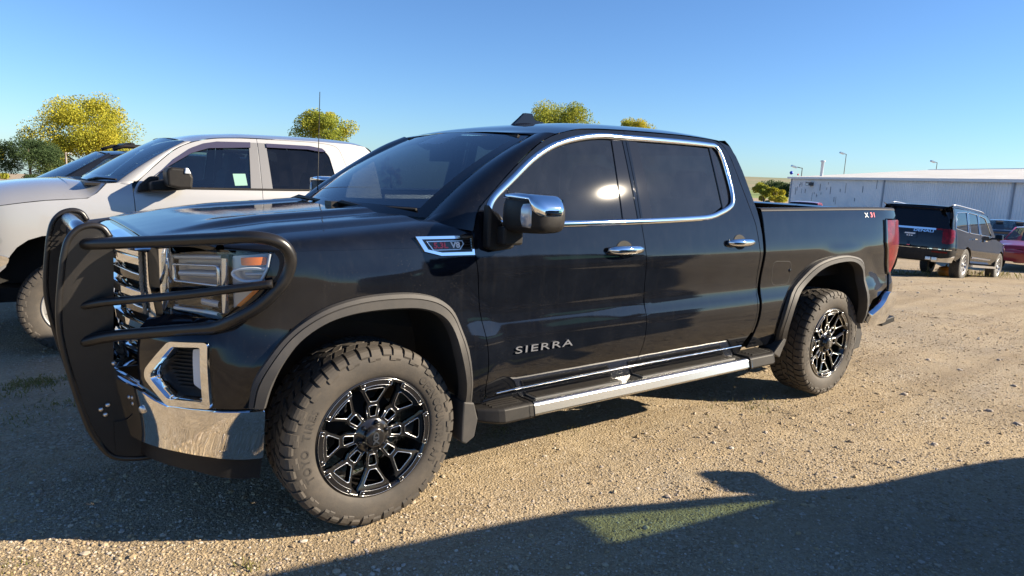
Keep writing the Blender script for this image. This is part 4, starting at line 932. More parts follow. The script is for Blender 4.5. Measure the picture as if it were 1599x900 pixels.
# ---- grille guard
gg = sub('grille_guard', truck)
PO = [(-.925, 1.275), (-.955, 1.289), (-.99, 1.285), (-1.02, 1.268), (-1.048, 1.23), (-1.065, 1.17), (-1.076, 1.10), (-1.090, .98), (-1.093, .88), (-1.083, .78), (-1.067, .69), (-1.045, .58), (-1.013, .455), (-.975, .37), (-.94, .32), (-.895, .298), (-.83, .286), (-.774, .285), (-.80, .37), (-.837, .461), (-.88, .58), (-.916, .712), (-.908, .9), (-.900, 1.05), (-.896, 1.18), (-.905, 1.24)]
for sg in (-1, 1):
    b = MB(); b.ext(PO if sg < 0 else PO[::-1], lambda u, v, d: (u, sg * (.416 + d), v), .008); o = b.build('upright_plate', POWDER, gg)
    e = crom(PO[-1:] + PO[:18], 4)
    b = MB(); m = len(e); V = []; F = []
    for (x, z) in e:
        for (dx, dy) in ((0, -.018), (0, .022)): V.append((x + dx, sg * (.420 + dy), z))
    # flange around the plate: flattened tube
    b.tube([(x, sg * .420, z) for x, z in e], .013, 8); b.build('upright_rim', POWDER, gg)
    for x, z in ((-1.0, .53), (-.975, .545), (-.985, .505), (-.945, .72)):
        b = MB(); b.lathe([(0, -.008), (.006, -.008), (.010, -.003), (.010, 0)], 8, 'y'); o = b.build('bolt', ALU, gg); o.location = (x + .03, sg * .424 if sg > 0 else -.424, z)
        if sg > 0: o.rotation_euler = (0, 0, math.pi)
    t1 = crom([(-1.0, -.40, 1.214), (-.95, -.475, 1.222), (-.75, -.74, 1.256), (-.62, -.915, 1.280), (-.53, -1.015, 1.295), (-.46, -1.048, 1.287), (-.415, -1.055, 1.262), (-.392, -1.052, 1.215), (-.402, -1.045, 1.155), (-.43, -1.035, 1.105), (-.49, -1.0, 1.035), (-.56, -.945, .980), (-.62, -.875, .938), (-.70, -.775, .915), (-.84, -.60, .876), (-.94, -.475, .845), (-1.02, -.40, .815)], 6)
    if sg > 0: t1[:, 2] = np.where(t1[:, 2] > 1.20, 1.205 + (t1[:, 2] - 1.205) * .12, t1[:, 2])     # the far hoop has been bent down
    t2 = crom([(-1.02, -.40, .962), (-.955, -.47, .985), (-.90, -.535, 1.000), (-.70, -.79, 1.055), (-.56, -.945, 1.095), (-.452, -1.035, 1.120)], 6)
    for t, r in ((t1, .0235), (t2, .0165)):
        b = MB(); b.tube([(x, y * -sg, z) for x, y, z in t], r, 14); b.build('brush_tube', POWDER, gg)
b = MB(); b.tube([(-.985, -.42, 1.250), (-.985, .42, 1.250)], .030, 18); b.build('cross_tube', STAINLESS, gg)
b = MB(); b.tube([(-.97, -.42, .62), (-.97, .42, .62)], .025, 12); b.build('cross_tube', POWDER, gg)
for y in (-.42, .42): MB().box((-.80, y, .40), (.25, .02, .14)).build('mount_bracket', POWDER, gg)
b = MB()
for i in range(-4, 22):
    for sgn in (1, -1):
        y0 = -.40 + i * .042; pts = []
        for k in range(9):
            y = y0 + (k * .0525 * .55 if sgn > 0 else (8 - k) * .0525 * .55); z = 1.09 + k * .018
            if .10 < y < .41: pts.append((-.995 - .02 * (1.25 - z), y, z))
        if len(pts) > 1: b.tube(pts, .0035, 4)
b.build('mesh_screen', POWDER, gg, kind='stuff')
# wipers, antenna, roof fin, rear glass lamp
b = MB(); b.tube([(.165, -.08, 1.352), (.185, -.16, 1.378), (.22, -.30, 1.368), (.335, -.69, 1.378)], [.011, .012, .008, .006], 8); b.box((.165, -.10, 1.365), (.06, .09, .03)); b.build('wiper', PLASTIC, truck)
b = MB(); b.tube([(.165, .56, 1.352), (.175, .45, 1.376), (.20, .15, 1.366), (.225, -.20, 1.374)], [.011, .012, .008, .006], 8); b.build('wiper', PLASTIC, truck)
b = MB(); b.tube([(.405, .76, 1.30), (.41, .76, 1.42), (.425, .76, 2.02)], [.006, .0035, .0022], 6); b.lathe([(.022, 0), (.018, .02), (.006, .04)], 12, 'z', (.405, .76, 1.335)); b.build('antenna', PLASTIC, truck)
b = MB(); e = [(1.375, 1.842), (1.40, 1.862), (1.445, 1.902), (1.478, 1.934), (1.535, 1.935), (1.555, 1.895), (1.62, 1.888), (1.655, 1.872), (1.66, 1.850)]
V = []
for (x, z) in e:
    for y in (-.022, .022): V.append((x, y * (.3 + .7 * (1.96 - z) / .11), z + .012))
n = len(e); F = [(2 * i, 2 * i + 1, 2 * i + 3, 2 * i + 2) for i in range(n - 1)] + [tuple(2 * i for i in range(n))[::-1], tuple(2 * i + 1 for i in range(n)), (0, 1, 2 * n - 1, 2 * n - 2)]
b.add(V, F); b.lathe([(.14, 0), (.125, .012), (.06, .022), (0, .024)], 20, 'z')
V2 = [((v[0]) * 1.0 + 1.515, v[1] * .36, v[2] + 1.866) if k >= len(V) else v for k, v in enumerate(b.V)]; b.V = V2
o = b.build('roof_antenna', GLOSSBLK, truck); bevel(o, .004, 2, 40)
# headliner-dark sun visors seen through the glass
b = MB(); b.box((1.05, -.36, 1.735), (.16, .50, .02), ry=.35); b.box((1.05, .36, 1.735), (.16, .50, .02), ry=.35); b.build('sun_visor', CLOTH, truck)
# ---------------------------------------------------------------- the silver-white pickup behind
WO = Vector((-.79, 4.2, -.12))
wt = thing('pickup_truck', 'silver white crew cab pickup with a pale paper in its front window', 'pickup truck', WO)
ZP2 = [(.40, -.10), (.50, -.04), (.62, -.01), (.8, 0), (.95, .004), (1.1, .0), (1.25, -.012), (1.36, -.03)]
PLAN2 = PLAN1[:12] + [(2.6, -1.0), (3.9, -1.0), (4.6, -1.0), (4.85, -.98), (4.95, -.9), (4.97, -.5), (4.97, 0)]
W = body_surface(PLAN2, ZP2, 1.36, .30, .08, soft=(-.75, -.25, 4.6, 4.95))
def yW(x, z): return abs(float(W(np.array(x), np.array(z))[1]))
arcw = [(-.56, .60), (-.50, .70), (-.445, .752), (-.409, .845), (-.359, .914), (-.281, .973), (-.188, 1.004), (-.06, 1.012), (.08, 1.0), (.19, .95), (.28, .86), (.34, .74), (.375, .58)]
panel('front_fender', [(-.62, 1.215), (-.66, .9), (-.60, .62)] + arcw + [(.40, .50), (.50, .50), (.500, 1.2), (.494, 1.375), (.486, 1.488), (.386, 1.454), (.297, 1.446), (.219, 1.363), (.148, 1.318), (.01, 1.306), (-.148, 1.295), (-.302, 1.274), (-.454, 1.249)], W, PEARL, wt, thick=.02)
hx = [-.80, -.70, -.62, -.454, -.302, -.148, .01, .148, .217, .285]; hz_ = [1.15, 1.20, 1.222, 1.251, 1.277, 1.298, 1.309, 1.322, 1.366, 1.442]; hc = [1.27, 1.33, 1.36, 1.40, 1.425, 1.443, 1.455, 1.460, 1.456, 1.446]
strip('hood', [(x, yW(max(x, -.62), z) * (1 if x > -.65 else .93 if x > -.75 else .82), z, x - (.0 if x < .12 else .14), c) for x, z, c in zip(hx, hz_, hc)], PEARL, wt, m=48, pw=3.2)
gapc = [tuple(p) for p in crom([(.494, 1.375), (.545, 1.474), (.706, 1.629), (.856, 1.755), (1.006, 1.832), (1.186, 1.878), (1.40, 1.898), (1.608, 1.905)], 4)]
fw = rnd([(.585, 1.425), (.755, 1.585, .1), (.847, 1.674, .1), (1.0, 1.780, .1), (1.106, 1.825, .1), (1.228, 1.850, .1), (1.538, 1.864), (1.505, 1.425)], .012)
panel('front_door', [(.505, .50), (.502, 1.2)] + gapc + [(1.61, 1.669), (1.603, 1.333), (1.60, .50)], W, PEARL, wt, holes=[fw], thick=.02)
rg = [tuple(p) for p in crom([(1.608, 1.905), (2.0, 1.907), (2.217, 1.904), (2.37, 1.889), (2.43, 1.86), (2.463, 1.80), (2.541, 1.545), (2.60, 1.30), (2.62, 1.0)], 4)]
rwn = rnd([(1.682, 1.858, .01), (2.122, 1.862), (2.255, 1.846, .06), (2.326, 1.786, .08), (2.392, 1.44, .02), (1.697, 1.43, .01)], .01)
panel('rear_door', [(1.60, .50), (1.603, 1.333), (1.61, 1.669)] + rg + [(2.62, .62), (2.55, .50)], W, PEARL, wt, holes=[rwn], thick=.02)
panel('front_window', fw, W, GLASS_WHITE, wt, d=-.012, thick=.004, gap=-.004)
panel('rear_window', rwn, W, GLASS_DARK, wt, d=-.012, thick=.004, gap=-.004)
panel('pillar_trim', [(1.528, 1.866), (1.604, 1.868), (1.600, 1.42), (1.496, 1.42)], W, BPILLAR, wt, d=.004, gap=.001, thick=.02)
panel('pillar_trim', [(1.612, 1.868), (1.690, 1.868), (1.706, 1.42), (1.606, 1.42)], W, BPILLAR, wt, d=.004, gap=.001, thick=.02)
panel('window_visor', [(.66, 1.51), (.757, 1.590), (.849, 1.680), (1.0, 1.786), (1.106, 1.831), (1.228, 1.856), (1.538, 1.868), (1.533, 1.818), (1.147, 1.790), (.996, 1.738), (.80, 1.615)], W, VISOR, wt, d=.018, thick=.012, gap=0, step=.03)
panel('window_visor', [(1.688, 1.866), (2.122, 1.868), (2.255, 1.85), (2.29, 1.82), (2.235, 1.815), (2.10, 1.832), (1.690, 1.828)], W, VISOR, wt, d=.018, thick=.012, gap=0, step=.03)
ribbon('window_seal', [(.56, 1.418), (1.0, 1.418), (1.5, 1.421), (1.9, 1.424), (2.392, 1.430)], W, .022, .008, PLASTIC, wt, d=.002, n=4)
panel('cab_corner', rg[1:][::-1] + [(1.80, 1.915), (2.2, 1.918), (2.59, 1.912), (2.74, 1.895), (2.81, 1.83), (2.838, 1.70), (2.858, 1.50), (2.87, 1.30), (2.875, .50), (2.56, .50), (2.622, .62)], W, PEARL, wt, thick=.03, gap=.002)
panel('paper_sheet', [(1.347, 1.562), (1.463, 1.566), (1.473, 1.457), (1.358, 1.451)], W, PAPER, wt, d=-.010, thick=.001, gap=0, mirror=False)
# pillars, roof, windshield
Dg = crom([(.486, 1.44), (.51, 1.470), (.545, 1.482), (.706, 1.636), (.856, 1.762), (1.006, 1.839)], 6); tw = crom([[-.06], [-.03], [.03], [.40], [.72], [1.0]], 6)[:, 0]; bg = .05 * np.clip(tw, 0, 1) * (1 - np.clip(tw, 0, 1)); Wn = np.stack([.388 + .56 * tw - bg, -(.914 - .122 * tw), 1.462 + .376 * tw + bg], 1); Dp = W(Dg[:, 0], Dg[:, 1])
for sg in (1, -1):
    G = np.zeros((len(Dp), 10, 3)); t = np.linspace(0, 1, 10)[:, None]; ov = np.array([-.45, -.75, .35])
    for i in range(len(Dp)): G[i] = Wn[i] * (1 - t) + Dp[i] * t + ov * (4 * t * (1 - t)) * np.linalg.norm(Wn[i] - Dp[i]) * .14
    G[:, :, 1] *= sg; grid('roof_pillar', G, PEARL, wt, flip=(sg > 0))
st = []
for x, a, c in zip([.955, 1.006, 1.186, 1.4, 1.608, 2.217, 2.60, 2.74, 2.80, 2.835], [1.842, 1.839, 1.884, 1.903, 1.911, 1.912, 1.908, 1.893, 1.86, 1.80], [1.876, 1.888, 1.925, 1.948, 1.962, 1.972, 1.962, 1.945, 1.90, 1.83]):
    st.append((x, yW(max(x, 1.0), a) if x > .96 else .80, a, x - (.06 if x < .96 else 0), c))
strip('roof', st, PEARL, wt, m=40, pw=3.0)
n, m = 20, 30; G = np.zeros((n, m + 1, 3)); mi = []
for i in range(n):
    t = i / (n - 1); a = np.array([.385 + .56 * t, .918 - .122 * t, 1.462 + .376 * t]); xm = .20 + .69 * t; zm = 1.452 + .422 * t
    for j in range(m + 1):
        v = -1 + 2 * j / m; w = 1 - v * v; G[i, j] = (a[0] + (xm - a[0]) * w - .05 * t * (1 - t), a[1] * v, a[2] + (zm - a[2]) * w + .05 * t * (1 - t))
for i in range(n - 1):
    for j in range(m): mi.append(1 if (j < 1 or j >= m - 1 or i < 2 or i >= n - 1) else 0)
grid('windshield', G, [GLASS_WHITE, FRIT], wt, mi=mi)
b = MB(); b.box((.25, 0, 1.435), (.22, 1.78, .02)); b.build('cowl', PLASTIC, wt)
b = MB(); b.tube([(.22, -.35, 1.452), (.27, -.50, 1.478), (.38, -.86, 1.478)], [.012, .009, .006], 8); b.build('wiper', PLASTIC, wt)
strip('cab_back', [(2.875, .96, .5, 2.875, .5), (2.875, .96, 1.3, 2.875, 1.3)], PEARL, wt, n=1, m=6); strip('back_window', [(2.87, .95, 1.3, 2.87, 1.3), (2.842, .86, 1.70, 2.842, 1.70), (2.80, .81, 1.86, 2.80, 1.90)], GLASS_DARK, wt, n=2, m=10)
arw = [(3.9 + .50 * math.cos(a), .44 + .55 * math.sin(a)) for a in np.linspace(math.pi, 0, 15)]
panel('bed_side', [(2.90, .55), (2.90, 1.40), (4.75, 1.42), (4.80, 1.0), (4.75, .60), (4.45, .55)] + arw[::-1] + [(3.35, .55)], W, PEARL, wt, thick=.06)
panel('tailgate', [(4.90, .65), (4.90, 1.41), (W.s1, 1.41), (W.s1, .65)], W, PEARL, wt, join=True, thick=.05)
b = MB(); b.box((3.9, 0, .95), (1.95, 1.8, .03)); b.box((3.9, .90, 1.15), (1.95, .02, .45)); b.box((3.9, -.90, 1.15), (1.95, .02, .45)); b.build('bed_liner', PITCH, wt)
b = MB(); b.box((1.9, 0, .48), (5.0, 1.4, .12)); b.box((1.65, 0, .56), (2.3, 1.8, .05)); b.box((-.1, 0, .85), (.9, 1.0, .6)); b.box((.48, 0, .9), (.05, 1.8, .8)); b.box((1.65, .88, 1.0), (2.2, .03, .8)); b.box((1.65, -.88, 1.0), (2.2, .03, .8)); b.box((2.8, 0, 1.0), (.05, 1.8, .8)); b.build('underbody', PITCH, wt)
b = MB(); b.box((.62, 0, 1.30), (.42, 1.7, .16), ry=-.1); b.build('dashboard', CLOTHG, wt)
for sx, ys in ((1.30, (-.45, .45)), (2.28, (-.45, .45))):
    for y in ys:
        b = MB(); b.box((sx, y, .92), (.54, .54, .18)); b.box((sx + .30, y, 1.27), (.16, .52, .62), ry=.2, taper=.85); b.box((sx + .385, y, 1.66), (.12, .28, .20), ry=.15); bevel(b.build('seat', CLOTHG, wt), .03, 2)
b = MB(); b.tube([(.86 + .07 * math.cos(a), -.45 + .19 * math.sin(a), 1.36 + .17 * math.cos(a)) for a in np.linspace(0, 2 * math.pi, 20, endpoint=False)], .017, 8, closed=True); b.build('steering_wheel', CLOTH, wt)
# wheel wells, wheels, bumper, lamp
for arc in (arcw, arw):
    c = np.array(arc); X = W(c[:, 0], c[:, 1])
    for sg in (1, -1):
        V = []; k = 3
        for p in X:
            for y in (0, .2, .5): V.append((p[0], (p[1] + y) * sg, p[2]))
        b = MB(); b.add(V, [(i * k + j, i * k + j + 1, (i + 1) * k + j + 1, (i + 1) * k + j) for i in range(len(X) - 1) for j in range(2)], True); b.add([V[i * k + 2] for i in range(len(X))], [tuple(range(len(X)))]); b.build('wheel_well', PITCH, wt)
for x in (.0, 3.9):
    for sg in (-1, 1): plain_wheel(wt, (x, sg * .86, .392), sg, .392, .225, .125, STEELW, RUBBER, spokes=8, sw=.05)
panel('front_bumper', rnd([(W.s0, .56), (-.60, .56), (-.49, .755), (-.42, .79), (-.412, .838), (-.48, .858), (-.70, .86), (W.s0, .86)], .02), W, CHROME, wt, join=True, d=.03, thick=.05, gap=0)
panel('fog_surround', [(W.s0, .30), (-.70, .32), (-.56, .42), (-.52, .56), (W.s0, .56)], W, PEARL, wt, join=True, d=.0, thick=.03, gap=0)
panel('front_fascia', [(W.s0, .86), (-.66, .87), (-.64, 1.21), (W.s0, 1.22)], W, GLOSSBLK, wt, join=True, d=-.03, thick=.03, gap=0)
panel('headlight', rnd([(-.80, 1.13), (-.47, 1.005), (-.444, .969), (-.47, .942), (-.82, .90)], .015), W, LENS, wt, d=.006, thick=.02, gap=0); panel('headlight_housing', [(-.80, 1.12), (-.475, .998), (-.475, .95), (-.82, .905)], W, ALU, wt, d=.003, thick=.004, gap=0)
# tow mirrors
for sg in (-1, 1):
    g = sub('side_mirror', wt)
    def bx(name, pts, dep, m, y0):
        b = MB(); b.ext(pts[::-1] if sg < 0 else pts, lambda u, v, d: (u, sg * (y0 + d), v), dep); o = b.build(name, m, g); bevel(o, .022, 3, 30); return o
    bx('mount', [(.515, 1.375), (.53, 1.44), (.62, 1.52), (.70, 1.52), (.66, 1.39)], .04, PLASTIC, .985)
    bx('arm', [(.60, 1.395), (.60, 1.47), (.74, 1.50), (.92, 1.47), (.90, 1.415), (.74, 1.395)], .16, PLASTIC, 1.0)
    bx('housing', [(.705, 1.445), (.70, 1.575), (.735, 1.608), (.875, 1.600), (.912, 1.53), (.90, 1.425), (.80, 1.425)], .20, PLASTIC, 1.12)
    bx('marker_lamp', [(.835, 1.555), (.845, 1.604), (.868, 1.607), (.893, 1.555)], .06, LEDWHITE, 1.275)
for x0, z in ((1.36, 1.13), (2.34, 1.15)):
    for sg in (-1, 1):
        b = MB(); b.tube([(x, sg * (yW(x, z) + o_), z) for x, o_ in zip(np.linspace(x0, x0 + .22, 7), (.0, .03, .04, .042, .04, .03, 0))], .016, 8); b.build('door_handle', PLASTIC, wt)
# ---------------------------------------------------------------- plain cars and SUVs, all from one builder
def auto(root, paint, gl, wb=3.3, x1=4.5, R=.40, hw=.98, zb=.40, belt=1.12, roof=1.75, hood=1.08, ws0=.55, ws1=1.25, rf1=4.0, rg1=4.35, deck=None, wins=(), glr=None, rim=None, tyre=None, spokes=6, x0=-.9, tum=.26, front=True, mirrors=True, tread=False, arch=.475, far_gl=None, tailp=True, mscale=1.0):
    sc_ = hw
    pl = [(x0, 0), (x0 + .02, -.3 * sc_), (x0 + .08, -.6 * sc_), (x0 + .20, -.82 * sc_), (x0 + .40, -.95 * sc_), (x0 + .70, -.992 * sc_), (.2, -sc_), (.5, -sc_), (1.5, -sc_), (2.5, -sc_), (x1 - .55, -sc_), (x1 - .30, -.985 * sc_), (x1 - .14, -.95 * sc_), (x1 - .04, -.86 * sc_), (x1, -.6 * sc_), (x1, -.3 * sc_), (x1, 0)]
    zp = [(zb - .15, -.10), (zb, -.07), (zb + .10, -.03), (zb + .24, .002), (zb + .36, .006), (belt - .32, -.004), (belt - .15, -.026), (belt - .05, -.048), (belt, -.062)]
    A = body_surface(pl, zp, belt, tum, .08, soft=(x0 + .2, x0 + .6, x1 - .45, x1 - .05))
    def yA(x, z): return abs(float(A(np.array(x), np.array(z))[1]))
    arc = lambda cx: [(cx + arch * math.cos(a), R + arch * 1.0 * math.sin(a)) for a in np.linspace(math.pi - .12, .12, 15)]
    tail = [(x1 - .10, zb + .10), (x1 - .06, belt - .1)]
    if deck: up = [(x1 - .10, deck - .06), (rg1 + .1, deck - .01), (rg1, deck + .01), (rf1, roof - .06)]
    else: up = [(x1 - .12, belt), (rg1 - .03, belt + .25), (rf1 + .02, roof - .07)]
    side = [(x0 + .45, zb + .08)] + arc(0) + arc(wb) + [(wb + arch + .1, zb + .02)] + tail + up + [((rf1 + ws1) / 2, roof - .035), (ws1 + .12, roof - .055), (ws1 - .1, roof - .12), (ws0 + .10, belt + .06), (ws0 - .05, belt - .01), (x0 + .50, hood - .10)]
    W_ = [rnd(w, .03) for w in wins]
    panel('body_side', side, A, paint, root, holes=W_, gap=0, thick=.02, step=.07)
    for i, w in enumerate(W_):
        panel('window', w, A, glr if (glr and i > 0) else gl, root, d=-.012, thick=.004, gap=-.004, step=.12, only='far')
        panel('window', w, A, far_gl or (glr if (glr and i > 0) else gl), root, d=-.012, thick=.004, gap=-.004, step=.12, mirror=False)
    if tailp and not deck:
        panel('tailgate', [(x1 - .13, zb + .1), (x1 - .13, belt), (A.s1, belt + .02), (A.s1, zb + .1)], A, paint, root, join=True, gap=0, step=.1)
        strip('back_window', [(rf1 + .02, yA(rf1, roof - .07) - .02, roof - .075, rf1 + .05, roof - .04), (rg1 + .02, yA(rg1, belt + .1) - .05, belt + .1, rg1 + .10, belt + .1), (x1 - .12, yA(x1 - .3, belt) - .05, belt, x1 - .01, belt)], glr or gl, root, n=1, m=10)
    hs_ = [(x0 + .05, .80 * hw, hood - .22, x0 + .02, hood - .18), (x0 + .18, .88 * hw, hood - .12, x0 + .12, hood - .06), (x0 + .5, yA(x0 + .5, hood - .10), hood - .10, x0 + .5, hood), (ws0 - .3, yA(ws0 - .3, belt - .03), belt - .03, ws0 - .4, belt + .02), (ws0 + .02, yA(ws0, belt) , belt, ws0 - .22, belt + .03)]
    strip('hood', hs_, paint, root, m=20, n=4)
    yt = yA(ws1, roof - .09)
    strip('windshield', [(ws0 + .04, yA(ws0, belt + .02) - .03, belt + .03, ws0 - .20, belt + .03), (ws1, yt - .03, roof - .07, ws1 - .08, roof - .03)], gl, root, n=1, m=16, pw=2)
    for sg in (1, -1):
        b = MB(); b.tube([(ws0 + .02, sg * (yA(ws0, belt + .02) - .035), belt + .0), (ws1, sg * (yt - .035), roof - .075)], .035, 8); b.build('roof_pillar', paint, root)
    strip('roof', [(ws1, yt, roof - .075, ws1 - .09, roof - .03), (ws1 + .3, yA(ws1 + .3, roof - .045), roof - .045, ws1 + .3, roof - .005), ((rf1 + ws1) / 2, yA((rf1 + ws1) / 2, roof - .035), roof - .035, (rf1 + ws1) / 2, roof), (rf1 - .2, yA(rf1 - .2, roof - .05), roof - .05, rf1 - .2, roof - .015), (rf1 + .02, yA(rf1, roof - .075), roof - .075, rf1 + .05, roof - .04)], paint, root, m=20, n=4, pw=3)
    if deck:
        strip('back_window', [(rf1 + .02, yA(rf1, roof - .07) - .02, roof - .075, rf1 + .05, roof - .04), (rg1, yA(rg1, deck) - .05, deck + .01, rg1 + .12, deck + .02)], gl, root, n=1, m=10)
        strip('trunk_lid', [(rg1 - .02, yA(rg1, deck) - .02, deck, rg1 + .10, deck + .015), (x1 - .12, yA(x1 - .2, deck - .06), deck - .06, x1 - .02, deck - .01), (x1 - .08, yA(x1 - .15, deck - .2), deck - .2, x1, deck - .15)], paint, root, n=3, m=10)
        panel('tail_panel', [(x1 - .12, zb + .1), (x1 - .12, deck - .08), (A.s1, deck - .06), (A.s1, zb + .1)], A, paint, root, join=True, gap=0, step=.08)
    if front:
        panel('front_fascia', [(A.s0, zb - .05), (x0 + .44, zb + .05), (x0 + .48, hood - .13), (A.s0, hood - .20)], A, paint, root, join=True, gap=0, step=.07)
        panel('grille', [(A.s0, zb + .30), (A.s0 + .55 * hw, zb + .30), (A.s0 + .62 * hw, hood - .30), (A.s0, hood - .28)], A, PITCH, root, join=True, gap=0, d=.006, step=.09)
        panel('headlight', rnd([(x0 - .02, hood - .32), (x0 + .36, hood - .27), (x0 + .52, hood - .19), (x0 - .04, hood - .24)], .02), A, LEDWHITE, root, d=.010, gap=0, step=.07)
    b = MB(); b.box(((x1 + x0) / 2, 0, zb + .03), (x1 - x0 - .5, hw * 1.5, .14)); b.box((wb * .5 + .1, 0, (zb + belt) / 2), (wb - .9, hw * 1.84, belt - zb - .25)); b.box((-.05, 0, zb + .30), (.7, hw * .9, .5)); b.box((wb, 0, zb + .3), (1.0, hw * .9, .5)); b.build('underbody', PITCH, root)
    for cx in (0, wb):
        for sg in (-1, 1):
            b = MB(); V = []; c = arc(cx)
            for (u, v) in c:
                for y in (hw * .985, hw * .5): V.append((u, sg * y, v))
            b.add(V, [(2 * i, 2 * i + 1, 2 * i + 3, 2 * i + 2) for i in range(len(c) - 1)], True); b.add([V[2 * i + 1] for i in range(len(c))], [tuple(range(len(c)))]); b.build('wheel_well', PITCH, root)
            plain_wheel(root, (cx, sg * (hw - .135), R), sg, R, R * .62, .12, rim, tyre, spokes=spokes, tread=tread, sw=.03)
    for x in (ws1 + .35, ws1 + 1.25):
        for y in (-.4, .4):
            b = MB(); b.box((x + .25, y * hw, belt - .02), (.14, .46, .55), ry=.2, taper=.8); b.box((x + .33, y * hw, belt + .32), (.1, .26, .16), ry=.15); b.build('seat', CLOTHG, root)
    if mirrors:
        for sg in (-1, 1):
            b = MB(); b.box((ws0 + .42, sg * (hw + .09 * mscale), belt + .07), (.12, .20 * mscale, .15), taper=.85); b.box((ws0 + .42, sg * (hw - .02), belt + .02), (.07, .12, .05)); bevel(b.build('side_mirror', GLOSSBLK, root), .03, 2)
    return A
SUVW = [[(.98, 1.24), (1.42, 1.62), (2.02, 1.66), (2.04, 1.24)], [(2.16, 1.24), (2.14, 1.66), (2.95, 1.66), (3.02, 1.24)], [(3.16, 1.24), (3.10, 1.66), (3.98, 1.60), (4.18, 1.28)]]
def suvw(b, r, sc_=1.0): return [[(x * sc_, b + .06 + (z - 1.24) / .42 * (r - b - .15)) for x, z in w] for w in SUVW]

# black SUV on the right, seen from behind
suv = thing('suv', 'black SUV with red tail lamps seen from behind, in front of the metal building', 'suv', (22.05, 4.86, float(gz(22, 4.8)) - .10))
DARKALU = mat('dark_alloy', (.40, .40, .41), .4, .7)  # darker, duller alloy for the SUV wheels
GLASS_SUV = glass('dark_suv_glass', (.05, .05, .055), 1.38)
suv.rotation_euler = (0, R_(-4.4), math.pi + R_(5.4))
A = auto(suv, SUVBLACK, GLASS_SUV, wb=3.42, x1=4.72, R=.415, hw=1.0, zb=.46, belt=1.19, roof=1.87, hood=1.18, ws0=.55, ws1=1.20, rf1=4.40, rg1=4.62, wins=suvw(1.19, 1.87, 1.04), glr=GLASS_SUV, rim=DARKALU, spokes=12, tum=.22, arch=.47, tread=True, tailp=False)
for w in suvw(1.19, 1.87, 1.04): ribbon('window_trim', rnd(w, .03), A, .018, .006, CHROME, suv, closed=True, n=3)
e = A.s1
panel('tailgate', [(4.60, .72), (4.60, 1.24), (e, 1.24), (e, .72)], A, SUVBLACK, suv, join=True, gap=0, step=.07, d=-.004)
AR = lambda s_, z, d=0.0: A(s_, z, np.asarray(d - .34 * np.maximum(np.asarray(z, float) - 1.2, 0)))
panel('back_window', [(4.60, 1.225), (4.52, 1.50), (4.46, 1.76), (e, 1.78), (e, 1.225)], AR, GLOSSBLK, suv, join=True, gap=0, step=.07, d=-.008)
panel('roof_spoiler', [(4.44, 1.77), (4.46, 1.815), (e, 1.835), (e, 1.77)], AR, SUVBLACK, suv, join=True, gap=0, step=.07, d=.07, thick=.16)
panel('high_brake_lamp', [(e - .18, 1.758), (e - .18, 1.772), (e, 1.774), (e, 1.760)], AR, LEDWHITE, suv, join=True, gap=0, d=.02, thick=.02, step=.05)
panel('rear_bumper', [(4.42, .46), (4.42, .74), (4.62, .74), (e, .72), (e, .45)], A, PLASTIC, suv, join=True, gap=0, step=.07, d=.035, thick=.06)
panel('bumper_corner', [(4.44, .44), (4.44, .60), (4.80, .52), (5.05, .52), (5.0, .42)], A, ALU, suv, gap=0, step=.05, d=.045, thick=.02)
panel('chrome_strip', [(5.02, 1.215), (5.02, 1.262), (e, 1.262), (e, 1.215)], A, CHROME, suv, join=True, gap=0, step=.06, d=.016, thick=.02)
panel('chrome_strip', [(4.62, .735), (4.62, .755), (e, .752), (e, .730)], A, CHROME, suv, join=True, gap=0, step=.06, d=.040, thick=.02)
panel('tail_lamp', rnd([(4.46, 1.20), (4.50, 1.245), (4.72, 1.262), (5.02, 1.258), (5.02, 1.228), (4.86, 1.222), (4.84, .90), (4.70, .885), (4.58, .93)], .02), A, REDLENS, suv, gap=0, step=.05, d=.018, thick=.04)
panel('rear_reflector', [(4.70, .655), (4.70, .695), (5.02, .695), (5.02, .655)], A, REDLENS, suv, gap=0, step=.05, d=.048, thick=.01)
panel('licence_plate', [(e - .17, .985), (e - .16, 1.125), (e, 1.125), (e, .985)], A, GLOSSBLK, suv, join=True, gap=0, step=.05, d=.014, thick=.01)
def on_tail(u0, z0, d=.016):
    def f(x, y, z): p = A(np.array(e), np.array(z0 + y), d + z); return (p[0], -(u0 - x) * -1 if False else (u0 + x), p[2])
    return f
text_on('tailgate_lettering', 'DENALI', .085, .006, on_tail(.30, 1.175), CHROME, suv, sx=1.6, bold=.002)
text_on('plate_emblem', '=====', .075, .003, on_tail(0, 1.085), WHITELET, suv, sx=1.1, bold=.006)
text_on('plate_emblem', '= = =', .055, .003, on_tail(0, 1.03), WHITELET, suv, sx=1.1, bold=.004)
text_on('tailgate_badge', '-', .12, .004, on_tail(.02, .80, .045), REDLET, suv, sx=1.6, bold=.006)
for y in (.52, .66, -.52, -.66):
    b = MB(); b.box((4.76, y, .50), (.10, .12, .085)); b.box((4.80, y, .50), (.03, .085, .055)); bevel(b.build('exhaust_tip', ALU, suv), .01, 1)
for sg in (-1, 1):
    xs_ = np.linspace(1.35, 4.25, 12); b = MB(); b.tube([(x, sg * (abs(float(A(np.array(x), np.array(1.85))[1])) - .05), 1.875 + .03 * min(1, (x - 1.35) / .3, (4.25 - x) / .3)) for x in xs_], .016, 8); b.build('roof_rail', ALU, suv)
    b = MB(); b.box((1.75, sg * .97, .40), (2.3, .16, .06)); b.build('running_board', ALU, suv)
    for x0, z in ((1.92, 1.10), (2.92, 1.11)):
        b = MB(); b.box((x0, sg * 1.01, z), (.2, .04, .03)); b.build('door_handle', CHROME, suv)
